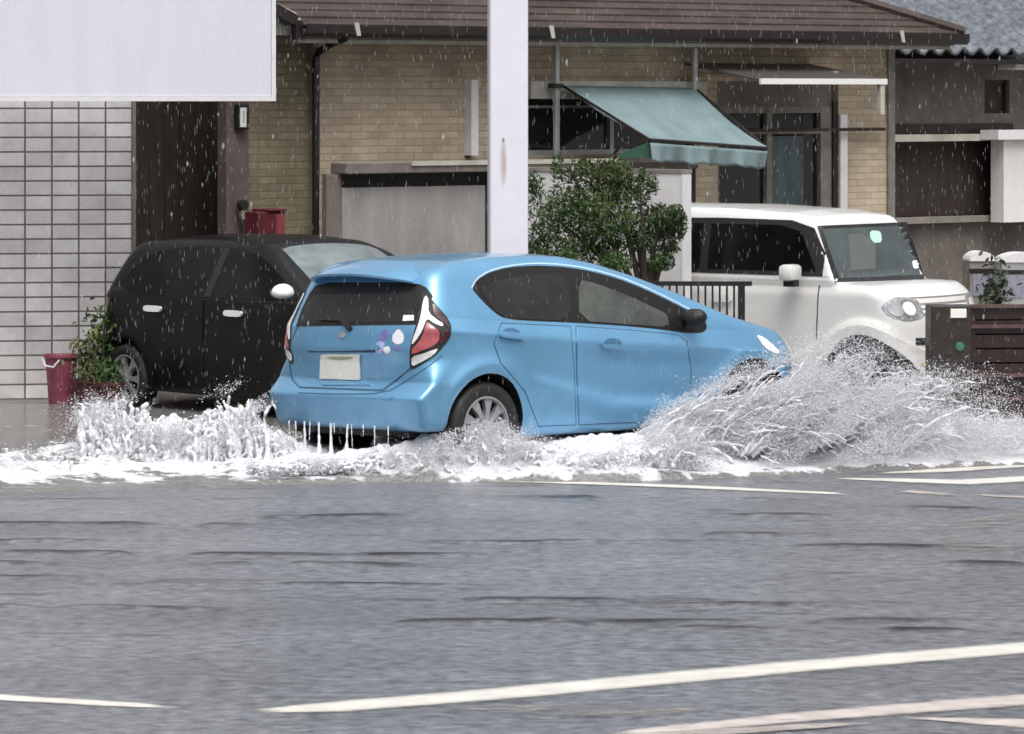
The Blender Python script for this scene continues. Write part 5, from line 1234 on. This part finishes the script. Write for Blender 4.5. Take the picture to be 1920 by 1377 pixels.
# wake and rear wheel froth along the car
def wsrc(r): x = r.uniform(-1.75, 1.25); return (x, edge_y(np.array([x]))[0]+.10+abs(r.normal())*.14, .08)
def wvel(r, o): return (r.uniform(-.5, .7), r.uniform(-.3, .25), r.uniform(.35, 1.0+1.35*math.exp(-((o[0]+.25)/.55)**2)+1.1*math.exp(-((o[0]-1.1)/.35)**2)))
C1 = strands(700, wsrc, wvel, 4, .34, .012, wig=.035, gap=.3, taper=.5)
points_mesh('splash', C1[0], C1[1], .0075, M['splash'], 'low white froth along the side and rear wheel of the blue car', 'splash', disp=.004)
D2 = np.concatenate([mist(520, 330, lsrc, lambda r, o: tuple(np.array(lvel(r, o))*1.03), 7, .42, .03), mist(60, 120, lsrc2, lvel2, 17, .3, .03), mist(900, 330, wsrc, lambda r, o: tuple(np.array(wvel(r, o))*1.08), 8, .38, .03)])
droplets('spray_drops', D2, .0015+.0042*rng.random(len(D2))**4, M['spray'], 'flying drops round the left splash and wake', 'spray')
# water streaming off the rear bumper
rd = random.Random(5)
for k, px in enumerate((548, 561, 579, 590, 607, 631, 637, 664, 671, 694, 716, 742)):
    yy = .74-(px-515)/275*1.5; q = bc.Rm@np.array([-.60, yy, .30])+bc.T
    m = MB(); path = []; rs = []; big = px in (579, 631, 664, 607); L_ = .20+.05*rd.random() if big else .06+.12*rd.random(); xo = rd.uniform(-.01, .01)
    for i in range(14):
        t = i/13; path.append((q[0]+xo*t+rd.uniform(-.0015, .0015), q[1]-.04*t, q[2]+.02-L_*t)); rs.append((.004 if not big else .006)*(.6+rd.random()*.9)+(.012*t**3 if big else -.003*t))
    m.tube(path, rs, 7)
    o = m.build('water_drip', M['splash']); tag(o, 'stream of water running off the rear bumper of the blue car', 'water stream', 'water streams under the rear bumper')
# rain: slightly stretched drops through the air
n = 5200; yd = rng.uniform(18, 37, n); xs = (rng.uniform(-60, 1980, n)-960)/FPX*yd; zs = CAMH-(rng.uniform(-20, 900, n)-HOR)/FPX*yd
ok = zs > .3; P = np.stack([xs, yd, zs], 1)[ok]
droplets('rain', P, rng.uniform(.0009, .0019, len(P))*(P[:, 1]/30), M['drop'], 'falling raindrops', 'rain', stretch=(1, 1, 15))
nb2 = 45; yd = rng.uniform(26, 34, nb2); P = np.stack([(rng.uniform(0, 1900, nb2)-960)/FPX*yd, yd, CAMH-(rng.uniform(60, 720, nb2)-HOR)/FPX*yd], 1)
droplets('rain', P, rng.uniform(.006, .011, nb2), M['drop'], 'larger falling raindrops', 'rain', stretch=(1, 1, 2.2))
